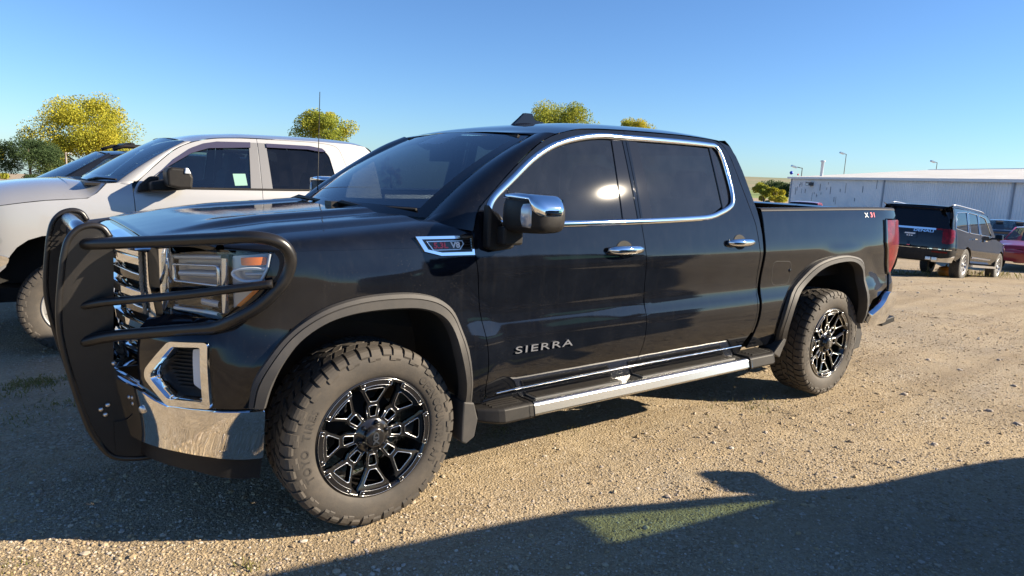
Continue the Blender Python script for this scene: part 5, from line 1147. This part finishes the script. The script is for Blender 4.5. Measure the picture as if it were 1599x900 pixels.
for x in (1.10, 2.10): ribbon('door_seam', [(x, .56), (x + .02, .9), (x, 1.2)], A, .010, .001, PITCH, suv, n=2)
ribbon('door_moulding', [(1.05, .60), (2.9, .62)], A, .045, .012, CHROME, suv, n=3)

# red car, dark sedan, red pickup cab, white SUVs further off
SEDW = [[(.95, 1.02), (1.42, 1.32), (1.92, 1.35), (1.95, 1.03)], [(2.05, 1.03), (2.02, 1.35), (2.62, 1.28), (2.85, 1.08)]]
redc = thing('car', 'bright red hatchback with clear headlamps facing the camera, at the right edge of the lot', 'car', (27.15, 4.68, float(gz(26.2, 4.7)) + .0), R_(6))
auto(redc, REDPAINT, GLASS_GREEN, wb=2.65, x1=3.5, R=.32, hw=.89, zb=.33, belt=.96, roof=1.45, hood=.92, ws0=.35, ws1=1.15, rf1=3.0, rg1=3.35, wins=[[(x * .93, z - .02) for x, z in w] for w in SEDW], arch=.38)
sed = thing('car', 'dark blue sedan parked between the red car and the metal building', 'car', (37.4, 8.7, float(gz(37, 8.5)) + .10), R_(200))
auto(sed, DKBLUE, GLASS_WHITE, wb=2.8, x1=3.85, R=.33, hw=.91, zb=.33, belt=.98, roof=1.45, hood=.94, ws0=.45, ws1=1.2, rf1=2.55, rg1=3.2, deck=1.03, wins=SEDW, arch=.38)
redt = thing('pickup_truck', 'red pickup whose roof shows over the bed of the black pickup', 'pickup truck', (39.0, 19.6, float(gz(39, 19)) - .02), R_(200))
auto(redt, REDPAINT, GLASS_DARK, wb=3.6, x1=4.6, R=.40, hw=.98, zb=.48, belt=1.26, roof=1.86, hood=1.22, ws0=.5, ws1=1.05, rf1=2.35, rg1=2.5, deck=1.34, wins=[[(.95, 1.32), (1.3, 1.70), (1.75, 1.72), (1.76, 1.32)], [(1.86, 1.32), (1.85, 1.72), (2.3, 1.70), (2.38, 1.34)]], arch=.46)
farw = [(44.0, 32.3, 'white SUV seen over the bed rail, nearest the black pickup cab'), (48.5, 33.4, 'white SUV beside the metal building corner, right of the yellowing bushes')]
for x, y, lab in farw:
    o = thing('suv', lab, 'suv', (x, y, float(gz(x, y))), R_(230), 'white SUVs beyond the truck bed')
    auto(o, WHITEP, GLASS_DARK, wb=2.8, x1=3.9, R=.36, hw=.94, zb=.42, belt=1.12, roof=1.72, hood=1.08, ws0=.5, ws1=1.1, rf1=3.55, rg1=3.8, wins=suvw(1.12, 1.72, .86), arch=.43)
# dark SUV beyond the silver-white pickup, white pickup far left
ds = thing('suv', 'dark SUV with a roof rack, only its windshield showing past the silver white pickup', 'suv', (-1.25, 8.3, float(gz(-1.2, 8.3)) - .02))
A = auto(ds, SUVBLACK, GLASS_WS, wb=2.9, x1=4.0, R=.37, hw=.96, zb=.45, belt=1.34, roof=1.84, hood=1.30, ws0=.60, ws1=1.30, rf1=3.6, rg1=3.9, wins=suvw(1.34, 1.84, .88), glr=GLASS_DARK, arch=.44)
for sg in (-1, 1):
    b = MB(); b.tube([(1.35, sg * .66, 1.84), (1.5, sg * .66, 1.90), (3.3, sg * .66, 1.90), (3.5, sg * .66, 1.84)], .025, 8); b.build('roof_rail', PLASTIC, ds)
for x in (1.6, 2.1):
    b = MB(); b.tube([(x, -.66, 1.92), (x, .66, 1.92)], .03, 8); b.build('cross_bar', PLASTIC, ds)
wf = thing('suv', 'white SUV far off on the left in front of the dark green tree', 'suv', (-.1, 25.9, float(gz(0, 26))), R_(20))
auto(wf, WHITEP, GLASS_DARK, wb=2.9, x1=4.0, R=.38, hw=.96, zb=.5, belt=1.3, roof=1.95, hood=1.26, ws0=.5, ws1=1.1, rf1=3.6, rg1=3.85, wins=suvw(1.30, 1.95, .88), arch=.45)
# SUV beside the photographer: it throws the shadow at the lower right and shows in the black doors
nb = thing('suv', 'charcoal SUV with green tinted front glass parked beside the camera', 'suv', (5.05, -4.73, 0.0), R_(171.0))
auto(nb, NEIGH, GLASS_GREEN, wb=2.75, x1=3.72, R=.40, hw=.98, zb=.45, belt=1.30, roof=1.86, hood=1.32, ws0=.68, ws1=1.33, rf1=3.2, rg1=3.6, wins=[[(.98, 1.36), (1.46, 1.74), (2.22, 1.77), (2.24, 1.36)], [(2.36, 1.36), (2.34, 1.77), (2.98, 1.75), (3.02, 1.36)], [(3.10, 1.40), (3.07, 1.70), (3.2, 1.66), (3.36, 1.42)]], glr=GLASS_DARK, arch=.46, mscale=1.5)

# ---------------------------------------------------------------- metal building
P0 = Vector((78.6, 45.4, 0)); P1 = Vector((44.5, 2.4, 0)); dv = (P1 - P0); LEN = dv.length; dv.normalize(); nv = Vector((-dv.y, dv.x, 0)); 
if nv.dot(Vector((CAMP[0], CAMP[1], 0)) - P0) > 0: nv = -nv
bd = thing('metal_building', 'long white metal clad building with a low pale roof, behind the parked SUV', 'building', (P0.x, P0.y, 0), math.atan2(dv.y, dv.x))
inv = Matrix.Rotation(-math.atan2(dv.y, dv.x), 3, 'Z'); sgn = 1 if (inv @ nv).y > 0 else -1
EAVE, RIDGE, BASE, DEP = 2.66, 4.30, -3.2, 17.0
SHEET = mat('white_ribbed_sheet', (.78, .79, .81), .5, 0, vary=(.35, (.70, .72, .75), .4, .6)); ROOFM = mat('pale_roof_sheet', (.86, .83, .76), .5, 0, vary=(.5, (.80, .76, .68), .4, .62)); SCUFF = mat('peeling_streak', (.10, .11, .13), .8); WTRIM = mat('white_trim', (.72, .73, .75), .5)
nx_ = int(LEN / .3); V = []; F = []
for i in range(nx_):
    x = i * .3
    for (a, d) in ((0, 0), (.20, 0), (.225, .03), (.275, .03)): V.append((x + a, -sgn * d, BASE)); V.append((x + a, -sgn * d, EAVE - .02))
for i in range(len(V) // 2 - 1): F.append((2 * i, 2 * i + 2, 2 * i + 3, 2 * i + 1) if sgn > 0 else (2 * i, 2 * i + 1, 2 * i + 3, 2 * i + 2))
mk('wall', V, F, SHEET, bd)
b = MB(); b.box((.0, sgn * DEP, (BASE + EAVE) / 2), (.1, DEP * 2, EAVE - BASE)); b.box((LEN, sgn * DEP, (BASE + EAVE) / 2), (.1, DEP * 2, EAVE - BASE)); b.box((LEN / 2, sgn * DEP * 2, (BASE + EAVE) / 2), (LEN, .1, EAVE - BASE)); b.build('side_wall', SHEET, bd, kind='stuff')
for sx in (0.0, LEN): mk('gable', [(sx, 0, EAVE), (sx, sgn * DEP * 2, EAVE), (sx, sgn * DEP, RIDGE)], [(0, 1, 2)], SHEET, bd)
for q in (0, 1):
    V = []; F = []; k = int((LEN + .6) / .6)
    for i in range(k):
        x = -.3 + i * .6
        for (a, h) in ((0, 0), (.50, 0), (.52, .05), (.58, .05)):
            V.append((x + a, sgn * (-.35 if q == 0 else DEP * 2 + .35), EAVE + h - .03)); V.append((x + a, sgn * DEP, RIDGE + h))
    for i in range(len(V) // 2 - 1): F.append((2 * i, 2 * i + 1, 2 * i + 3, 2 * i + 2))
    mk('roof', V, F, ROOFM, bd)
b = MB(); b.box((LEN / 2, -sgn * .38, EAVE - .08), (LEN + .6, .12, .22)); b.build('gutter', WTRIM, bd)
b = MB(); b.box((LEN / 2, sgn * DEP, RIDGE + .05), (LEN + .6, .5, .06)); b.build('ridge_cap', WTRIM, bd)
for x in (.25, 23.2, 40.5):
    b = MB(); b.box((x, -sgn * .08, (BASE + EAVE) / 2), (.16, .12, EAVE - BASE - .1)); b.build('downspout', mat('grey_trim', (.42, .46, .52), .5) if x == .25 else bpy.data.materials['grey_trim'], bd)
for i in range(26):
    x = 1.5 + 21 * random.random() ** 1.3; z = EAVE - .5 - 1.9 * random.random(); h = .25 + .8 * random.random() ** 2
    o = MB().box((x, -sgn * .036, z), (.05 + .05 * random.random(), .01, h)).build('peeled_streak', SCUFF, bd)
b = MB(); b.box((6.6, -sgn * .30, EAVE - .75), (1.1, .5, .38)); b.build('wall_lamp', mat('lamp_housing', (.10, .10, .11), .5), bd)
b = MB(); b.box((6.6, -sgn * .56, EAVE - .80), (.7, .04, .18)); b.build('lamp_lens', LEDWHITE, bd)
b = MB(); b.box((LEN - 9.1, -sgn * .10, EAVE - 1.55), (.9, .12, 1.0)); b.build('dark_window', GLOSSBLK, bd)
b = MB(); b.lathe([(.17, 0), (.17, 1.75), (.27, 1.80), (.27, 1.95), (0, 1.98)], 14, 'z', (4.0, sgn * 2.0, EAVE + .1)); b.build('vent_pipe', bpy.data.materials['grey_trim'], bd)
def w2(px, D):
    r = (px - 799.5) / 1073.974 * D / .9864 * .9864; return (CAMP[0] + FW[0] * D + .803 * r, CAMP[1] + FW[1] * D - .5965 * r)
def floodpole(px, D, top, lab, arm=.9, dir_=1):
    x, y = w2(px, D); z0 = float(gz(x, y)); o = thing('light_pole', lab, 'light pole', (x, y, z0), 0, 'lamp poles round the metal building'); h = top - z0
    b = MB(); b.tube([(0, 0, 0), (0, 0, h)], [.075, .055], 6); b.build('pole', PLASTIC, o); b = MB(); b.tube([(0, 0, h - .05), (-.8 * arm * dir_, .6 * arm * dir_, h + .1)], .05, 6); b.build('arm', PLASTIC, o)
    b = MB(); b.box((-.8 * arm * dir_ - .2 * dir_, .6 * arm * dir_ + .15 * dir_, h + .12), (.75, .45, .22), rz=-.6, ry=.3); b.build('lamp_head', ALU, o)
floodpole(1237, 96, 4.1, 'thin curved lamp pole just left of the metal building corner')
floodpole(1302, 118, 7.3, 'lamp pole with a floodlight rising behind the left part of the pale roof', .5)
floodpole(1443, 118, 6.6, 'short lamp pole showing above the right part of the pale roof', .5)
bx_, by_ = w2(1221, 90); o = thing('balloon', 'round dark blue balloon on a string beside the lamp pole', 'balloon', (bx_, by_, 3.25))
b = MB(); b.lathe([(0, -.24), (.11, -.2), (.2, -.1), (.235, 0), (.2, .11), (.11, .2), (0, .24)], 16, 'z'); b.build('balloon_skin', mat('blue_rubber', (.02, .06, .45), .3), o); b = MB(); b.tube([(0, 0, -.24), (.15, .1, -4.5)], .004, 4); b.build('string', WTRIM, o)
bx_, by_ = w2(1231.5, 92); o = thing('balloon', 'small red balloon close against the lamp pole', 'balloon', (bx_, by_, 3.1))
b = MB(); b.lathe([(0, -.13), (.08, -.1), (.12, 0), (.08, .1), (0, .13)], 12, 'z'); b.build('balloon_skin', REDLET, o); b = MB(); b.tube([(0, 0, -.13), (.1, .1, -4.3)], .004, 4); b.build('string', WTRIM, o)
# utility pole on the left
ux, uy = w2(107, 150); uz = float(gz(ux, uy)); o = thing('utility_pole', 'wooden utility pole with a crossarm in front of the big yellowing tree', 'utility pole', (ux, uy, uz)); WOOD = mat('weathered_wood', (.26, .22, .18), .9)
b = MB(); b.tube([(0, 0, 0), (0, 0, 6.9)], [.20, .15], 8); b.build('pole', WOOD, o); b = MB(); b.box((0, 0, 6.5), (2.6, .14, .18), rz=-.64); b.build('crossarm', WOOD, o)
for t in (-1.1, 0.5, 1.1):
    b = MB(); b.lathe([(.06, 0), (.08, .1), (.05, .2), (0, .22)], 8, 'z', (t * .8, -t * .6, 6.6)); b.build('insulator', WTRIM, o)
# small orange pumpkin under the SUV
px_, py_ = 19.9, 4.4; o = thing('pumpkin', 'round orange pumpkin on the ground beside the rear wheel of the black SUV', 'pumpkin', (px_, py_, float(ground_z(px_, py_))))
b = MB(); b.lathe([(0, .02), (.12, .0), (.19, .06), (.21, .14), (.17, .24), (.06, .28), (0, .265)], 24, 'z'); V = []
for v in b.V:
    a = math.atan2(v[1], v[0]); f = 1 - .07 * abs(math.cos(a * 4)); V.append((v[0] * f, v[1] * f, v[2]))
b.V = V; b.build('flesh', ORANGE, o); b = MB(); b.tube([(0, 0, .26), (.01, 0, .31), (.04, 0, .34)], [.025, .018, .016], 6); b.build('stem', mat('stem_green', (.12, .12, .05), .8), o)

# ---------------------------------------------------------------- trees
def leafmat(name, a, b_, c):
    m = bpy.data.materials.new(name); m.use_nodes = True; nt = m.node_tree; N = nt.nodes; L = nt.links; p = N['Principled BSDF']
    g = N.new('ShaderNodeNewGeometry'); r = N.new('ShaderNodeValToRGB'); e = r.color_ramp.elements; e.new(.5)
    for i, (q, k) in enumerate(((0, a), (.5, b_), (1, c))): e[i].position = q; e[i].color = (*k, 1)
    at = N.new('ShaderNodeAttribute'); at.attribute_name = 'clump'; ad = N.new('ShaderNodeMath'); ad.operation = 'MULTIPLY_ADD'; ad.inputs[1].default_value = .45; L.new(g.outputs['Random Per Island'], ad.inputs[0])
    L.new(at.outputs['Fac'], ad.inputs[2]); L.new(ad.outputs[0], r.inputs[0]); L.new(r.outputs[0], p.inputs['Base Color']); p.inputs['Roughness'].default_value = .7; p.inputs['Specular IOR Level'].default_value = .2
    t = N.new('ShaderNodeBsdfTranslucent'); L.new(r.outputs[0], t.inputs[0]); x = N.new('ShaderNodeMixShader'); x.inputs[0].default_value = .35; L.new(p.outputs[0], x.inputs[1]); L.new(t.outputs[0], x.inputs[2]); L.new(x.outputs[0], N['Material Output'].inputs[0])
    return m
LYEL = leafmat('yellowing_leaves', (.20, .235, .035), (.38, .37, .04), (.55, .46, .05)); LGRN = leafmat('dark_green_leaves', (.04, .07, .028), (.065, .105, .038), (.11, .145, .05)); LMIX = leafmat('green_gold_leaves', (.16, .22, .035), (.30, .33, .045), (.48, .43, .055)); LBARE = leafmat('thin_rusty_twigs', (.20, .13, .09), (.28, .19, .13), (.33, .24, .17))
BARK = mat('tree_bark', (.13, .10, .075), .95)
def tree(name, label, px, D, top, width, lm, leaves=9000, leaf=.35, seed=1, base=None, clumps=34, low=.22, group='trees beyond the lot', skew=0.0, density=1.0):
    x, y = w2(px, D); z0 = float(gz(x, y)) if base is None else base; H = top - z0; r = np.random.default_rng(seed)
    o = thing(name, label, 'tree', (x, y, z0), 0, group)
    b = MB(); rt = H * .022 + .06; b.tube([(0, 0, -.3), (.01 * H, 0, H * .2), (-.01 * H, .01 * H, H * .5), (.0, 0, H * .8)], [rt * 1.3, rt, rt * .6, rt * .2], 7)
    cl = []
    for k in range(clumps):
        a = r.random() * 6.283; h = low + (1 - low) * r.random() ** .8; rad = width / 2 * math.sqrt(max(.02, 1 - ((h - .52) / .55) ** 2)) * (.35 + .62 * r.random() ** .6)
        c = np.array([math.cos(a) * rad + skew * (h - .5) * width, math.sin(a) * rad * .9, h * H * .95]); cl.append((c, width * (.095 + .085 * r.random()), r.random()))
    b.build('trunk', BARK, o)
    for k in range(0, clumps, 3):
        c = cl[k][0]; q = MB(); q.tube([(0, 0, c[2] * .45), tuple(c * [.5, .5, .72]), tuple(c)], [rt * .4, rt * .22, rt * .08], 5); q.build('limb', BARK, o)
    n = int(leaves * 2.2); leaf = leaf * .8; idx = r.integers(0, clumps, n); C = np.array([c[0] for c in cl])[idx]; s = np.array([c[1] for c in cl])[idx]; tone = np.array([c[2] for c in cl])[idx]
    d = r.normal(size=(n, 3)); d /= np.linalg.norm(d, axis=1)[:, None]; rr = r.random(n) ** .45; Pp = C + d * (s * rr)[:, None] * [1.15, 1.15, .9]
    a1 = r.normal(size=(n, 3)); a1 /= np.linalg.norm(a1, axis=1)[:, None]; a2 = np.cross(a1, r.normal(size=(n, 3))); a2 /= np.linalg.norm(a2, axis=1)[:, None]
    sz = leaf * (.6 + .8 * r.random(n))[:, None]; V = np.stack([Pp - a1 * sz * .6, Pp + a2 * sz * .35, Pp + a1 * sz * .6, Pp - a2 * sz * .35], 1).reshape(-1, 3)
    me_o = fast_mesh('crown', V, np.arange(4 * n).reshape(-1, 4), lm, o); at = me_o.data.attributes.new('clump', 'FLOAT', 'POINT'); at.data.foreach_set('value', np.repeat(tone * .55, 4).astype(np.float32))
    return o
tree('cottonwood_tree', 'tall broad tree turning yellow on the left, behind the utility pole', 140, 178, 15.3, 24.5, LYEL, 26000, .46, 11, clumps=80, low=.06)
tree('juniper_tree', 'dark green bushy tree left of the big yellowing tree', 50, 120, 3.3, 9.4, LGRN, 11000, .26, 12, clumps=34, low=.03)
tree('small_tree', 'small golden tree at the far left edge', -3, 140, 2.5, 4.5, LYEL, 1500, .4, 13, clumps=10, low=.1)
tree('cottonwood_tree', 'yellow green tree rising behind the roof of the silver white pickup', 508, 150, 13.3, 12.5, LMIX, 13000, .38, 14, clumps=40, skew=-.1)
tree('small_tree', 'little yellow tree just right of the tree behind the silver white roof', 551, 150, 8.2, 3.4, LYEL, 900, .45, 21, clumps=8)
tree('cottonwood_tree', 'green tree behind the roof antenna of the black pickup', 866, 160, 17.6, 16.5, LMIX, 13000, .40, 15, clumps=40)
tree('cottonwood_tree', 'golden tree showing low over the rear of the black cab roof', 974, 190, 17.7, 13.5, LYEL, 9000, .42, 16, clumps=34)
tree('bare_tree', 'faint rusty bare tree between the silver white cab and the black windshield', 606, 190, 4.6, 6.5, LBARE, 1500, .3, 17, clumps=16)
tree('bush', 'yellowing bush behind the bed of the black pickup, nearest the cab', 1183, 130, 1.9, 4.2, LMIX, 2200, .4, 18, clumps=14, low=.08, group='bushes beyond the lot')
tree('bush', 'yellow bush left of the lamp pole', 1202, 128, 1.3, 4.4, LYEL, 2200, .4, 19, clumps=14, low=.08, group='bushes beyond the lot')
tree('cottonwood_tree', 'dark distant tree by the field left of the lamp pole', 1222, 420, 4.0, 16, LGRN, 1800, 1.2, 20, clumps=14, low=.1)
tree('cottonwood_tree', 'low dark tree at the foot of the hill over the truck bed', 1196, 480, 3.0, 22, LGRN, 1800, 1.2, 22, clumps=16, low=.1)
# green field and hills to the horizon
FIELD = mat('green_field', (.16, .24, .05), .9, vary=(.02, (.22, .25, .08), .4, .6)); HILLM = mat('dry_hills', (.24, .21, .12), .95, vary=(.004, (.17, .19, .09), .42, .58)); HILLM2 = mat('far_hills', (.20, .22, .20), .95)
def sheet(name, pts, h, m):
    V = [(x, y, float(gz(x, y)) + h) for x, y in pts]; return mk(name, V, [tuple(range(len(V)))], m, None, kind='structure')
q = [w2(1150, 330), w2(1330, 300), w2(1330, 760), w2(1150, 800)]
mk('green_field', [(x, y, -5.2) for x, y in q], [(0, 1, 2, 3)], FIELD, None, kind='structure')
V = []; F = []; K = 120
for i in range(K + 1):
    a = -1.25 + 2.5 * i / K
    for j, (rd_, hh) in enumerate(((900, -7), (1400, 6), (2000, 17), (2600, 22), (3600, 10))):
        nz = vnoise(np.array(a * 2.0 + j * .13), np.array(j * .7), 2.2, 31) * 26 + vnoise(np.array(a * 9.0), np.array(j * 1.1), 2.0, 32) * 7
        hz2 = hh + (float(nz) if 0 < j < 4 else 0); ca, sa = math.cos(a), math.sin(a)
        V.append((CAMP[0] + rd_ * (FW[0] * ca + FW[1] * sa), CAMP[1] + rd_ * (FW[1] * ca - FW[0] * sa), hz2 if a > -.05 else hz2 - 140))
F = [(i * 5 + j, i * 5 + j + 1, (i + 1) * 5 + j + 1, (i + 1) * 5 + j) for i in range(K) for j in range(4)]
mk('hills', V, F, HILLM, None, True, kind='structure')
# ---------------------------------------------------------------- loose gravel, stones, weeds
def stones(name, n, seed, dmin, dmax, smin, smax, mats, parent=None, sub_=0, side=.82, pw=2.4):
    r = np.random.default_rng(seed)
    base = np.array([(0, 0, 1), (.894, 0, .447), (.276, .851, .447), (-.724, .526, .447), (-.724, -.526, .447), (.276, -.851, .447), (.724, .526, -.447), (-.276, .851, -.447), (-.894, 0, -.447), (-.276, -.851, -.447), (.724, -.526, -.447), (0, 0, -1)])
    tri = np.array([(0, 1, 2), (0, 2, 3), (0, 3, 4), (0, 4, 5), (0, 5, 1), (1, 6, 2), (2, 7, 3), (3, 8, 4), (4, 9, 5), (5, 10, 1), (6, 7, 2), (7, 8, 3), (8, 9, 4), (9, 10, 5), (10, 6, 1)])
    base = base[:11]
    D = dmin + (dmax - dmin) * r.random(n) ** 1.5; lat = (r.random(n) * 2 - 1) * side * D
    x = CAMP[0] + FW[0] * D + FW[1] * lat; y = CAMP[1] + FW[1] * D - FW[0] * lat
    # patchy cover: thick in places, swept clean in others
    k = r.random(n) < .25 + 1.3 * np.clip(vnoise(x, y, .8, 41) + .5 * vnoise(x, y, 2.6, 42) + .32, 0, 1); x, y, D = x[k], y[k], D[k]; n = len(x)
    s = smin + (smax - smin) * r.random(n) ** pw; s = s * (1 + .05 * np.maximum(D - 4, 0))
    sc3 = np.stack([s * (.7 + .6 * r.random(n)), s * (.7 + .6 * r.random(n)), s * (.40 + .35 * r.random(n))], 1); a = r.random(n) * 6.283; ca, sa = np.cos(a), np.sin(a)
    B = base[None] * (.78 + .44 * r.random((n, 11, 1))) * sc3[:, None]; X = B[..., 0] * ca[:, None] - B[..., 1] * sa[:, None] + x[:, None]; Y = B[..., 0] * sa[:, None] + B[..., 1] * ca[:, None] + y[:, None]; Z = B[..., 2] + (ground_z(x, y) + sc3[:, 2] * .25)[:, None]
    return fast_mesh(name, np.stack([X, Y, Z], -1).reshape(-1, 3), (tri[None] + 11 * np.arange(n)[:, None, None]).reshape(-1, 3), mats, parent, 'stuff')
def stonemat():
    m = bpy.data.materials.new('loose_stone'); m.use_nodes = True; nt = m.node_tree; N = nt.nodes; L = nt.links; p = N['Principled BSDF']; g = N.new('ShaderNodeNewGeometry'); r = N.new('ShaderNodeValToRGB'); e = r.color_ramp.elements
    st = [(0, (.28, .215, .14)), (.3, (.385, .295, .18)), (.55, (.435, .345, .225)), (.8, (.41, .35, .27)), (.93, (.52, .46, .39)), (1, (.32, .25, .20))]
    while len(e) < len(st): e.new(.5)
    for i, (q, c) in enumerate(st): e[i].position = q; e[i].color = (*c, 1)
    L.new(g.outputs['Random Per Island'], r.inputs[0]); L.new(r.outputs[0], p.inputs['Base Color']); p.inputs['Roughness'].default_value = .9; p.inputs['Specular IOR Level'].default_value = .25
    return m
STONE = stonemat()
stones('gravel', 115000, 5, 1.9, 9.5, .0025, .0078, STONE)
stones('pebbles', 6500, 6, 2.0, 16, .0065, .017, STONE, pw=3)
# individual larger stones
r = random.Random(9); bm0 = []
for v in range(4):
    bm = bmesh.new(); bmesh.ops.create_icosphere(bm, subdivisions=2, radius=1.0)
    for q in bm.verts: q.co *= .8 + .35 * r.random()
    me = bpy.data.meshes.new('stone'); bm.to_mesh(me); bm.free(); me.materials.append(STONE); bm0.append(me)
spots = [(1413, 612, .055), (1380, 640, .03), (1330, 660, .03), (1460, 690, .045), (1545, 640, .05), (1585, 600, .05), (1306, 745, .028), (1500, 715, .03), (1562, 717, .045), (1420, 815, .028), (1470, 840, .03), (1530, 800, .028), (1440, 872, .03), (1250, 620, .022), (1200, 690, .022), (1560, 560, .05), (1500, 575, .045), (1450, 560, .04), (1590, 660, .05), (1150, 850, .022), (1300, 880, .026), (1390, 765, .024), (1060, 700, .018), (1010, 730, .018), (1475, 650, .035), (1350, 590, .03)]
for (u, v, s) in spots:
    d = cr * ((u - 799.5) / 1073.974) - cu * ((v - 450) / 1073.974) + cf; t = -CAMP[2] / d.z; x, y = CAMP[0] + d.x * t, CAMP[1] + d.y * t
    o = bpy.data.objects.new('stone', bm0[r.randrange(4)]); COL.objects.link(o); o.parent = ground; o.scale = (s * .5 * (.8 + .5 * r.random()), s * .5 * (.7 + .4 * r.random()), s * .5 * (.35 + .3 * r.random())); o.location = (x, y, float(ground_z(x, y)) + s * .06); o.rotation_euler = (0, 0, r.random() * 6.28)
# weeds
WEED = leafmat('dry_grass', (.13, .15, .04), (.22, .20, .07), (.34, .28, .13))
def weeds(name, cx, cy, rx, ry, n, h, seed):
    q = np.random.default_rng(seed); x = cx + q.normal(size=n) * rx; y = cy + q.normal(size=n) * ry; z = ground_z(x, y); a = q.random(n) * 6.283; hh = h * (.4 + .8 * q.random(n)); w = .0025 + .002 * q.random(n); ln = hh * q.random(n) * .8
    dx, dy = np.cos(a), np.sin(a); P0_ = np.stack([x - dy * w, y + dx * w, z], 1); P1_ = np.stack([x + dy * w, y - dx * w, z], 1); P2_ = np.stack([x + dx * ln * .4, y + dy * ln * .4, z + hh * .7], 1); P3_ = np.stack([x + dx * ln, y + dy * ln, z + hh], 1)
    o = fast_mesh(name, np.stack([P0_, P1_, P2_, P3_], 1).reshape(-1, 3), np.concatenate([np.array([[0, 1, 2], [0, 2, 3]]) + 4 * i for i in range(n)]), WEED, None, 'stuff'); at = o.data.attributes.new('clump', 'FLOAT', 'POINT'); at.data.foreach_set('value', np.repeat(q.random(n) * .5, 4).astype(np.float32)); return o
def gpt(u, v):
    d = cr * ((u - 799.5) / 1073.974) - cu * ((v - 450) / 1073.974) + cf; t = -CAMP[2] / d.z; return CAMP[0] + d.x * t, CAMP[1] + d.y * t
for i, (u, v, rx, n, h) in enumerate([(52, 580, .12, 500, .035), (100, 628, .10, 90, .03), (30, 655, .14, 90, .025), (12, 605, .12, 90, .03), (1180, 628, .10, 45, .035), (1130, 630, .10, 30, .03), (885, 668, .07, 25, .025), (780, 672, .06, 30, .03), (392, 882, .03, 40, .025), (20, 880, .05, 50, .02), (1395, 417, .6, 160, .10), (1430, 430, .5, 160, .12), (1530, 427, .6, 300, .16)]):
    x, y = gpt(u, v)
    if u > 1390: D = 19.0 + (u - 1395) * .012; x, y = (CAMP[0] + FW[0] * D + .803 * (u - 800) / 1074 * D, CAMP[1] + FW[1] * D - .5965 * (u - 800) / 1074 * D)
    weeds('grass', x, y, rx, rx, n, h, 50 + i)
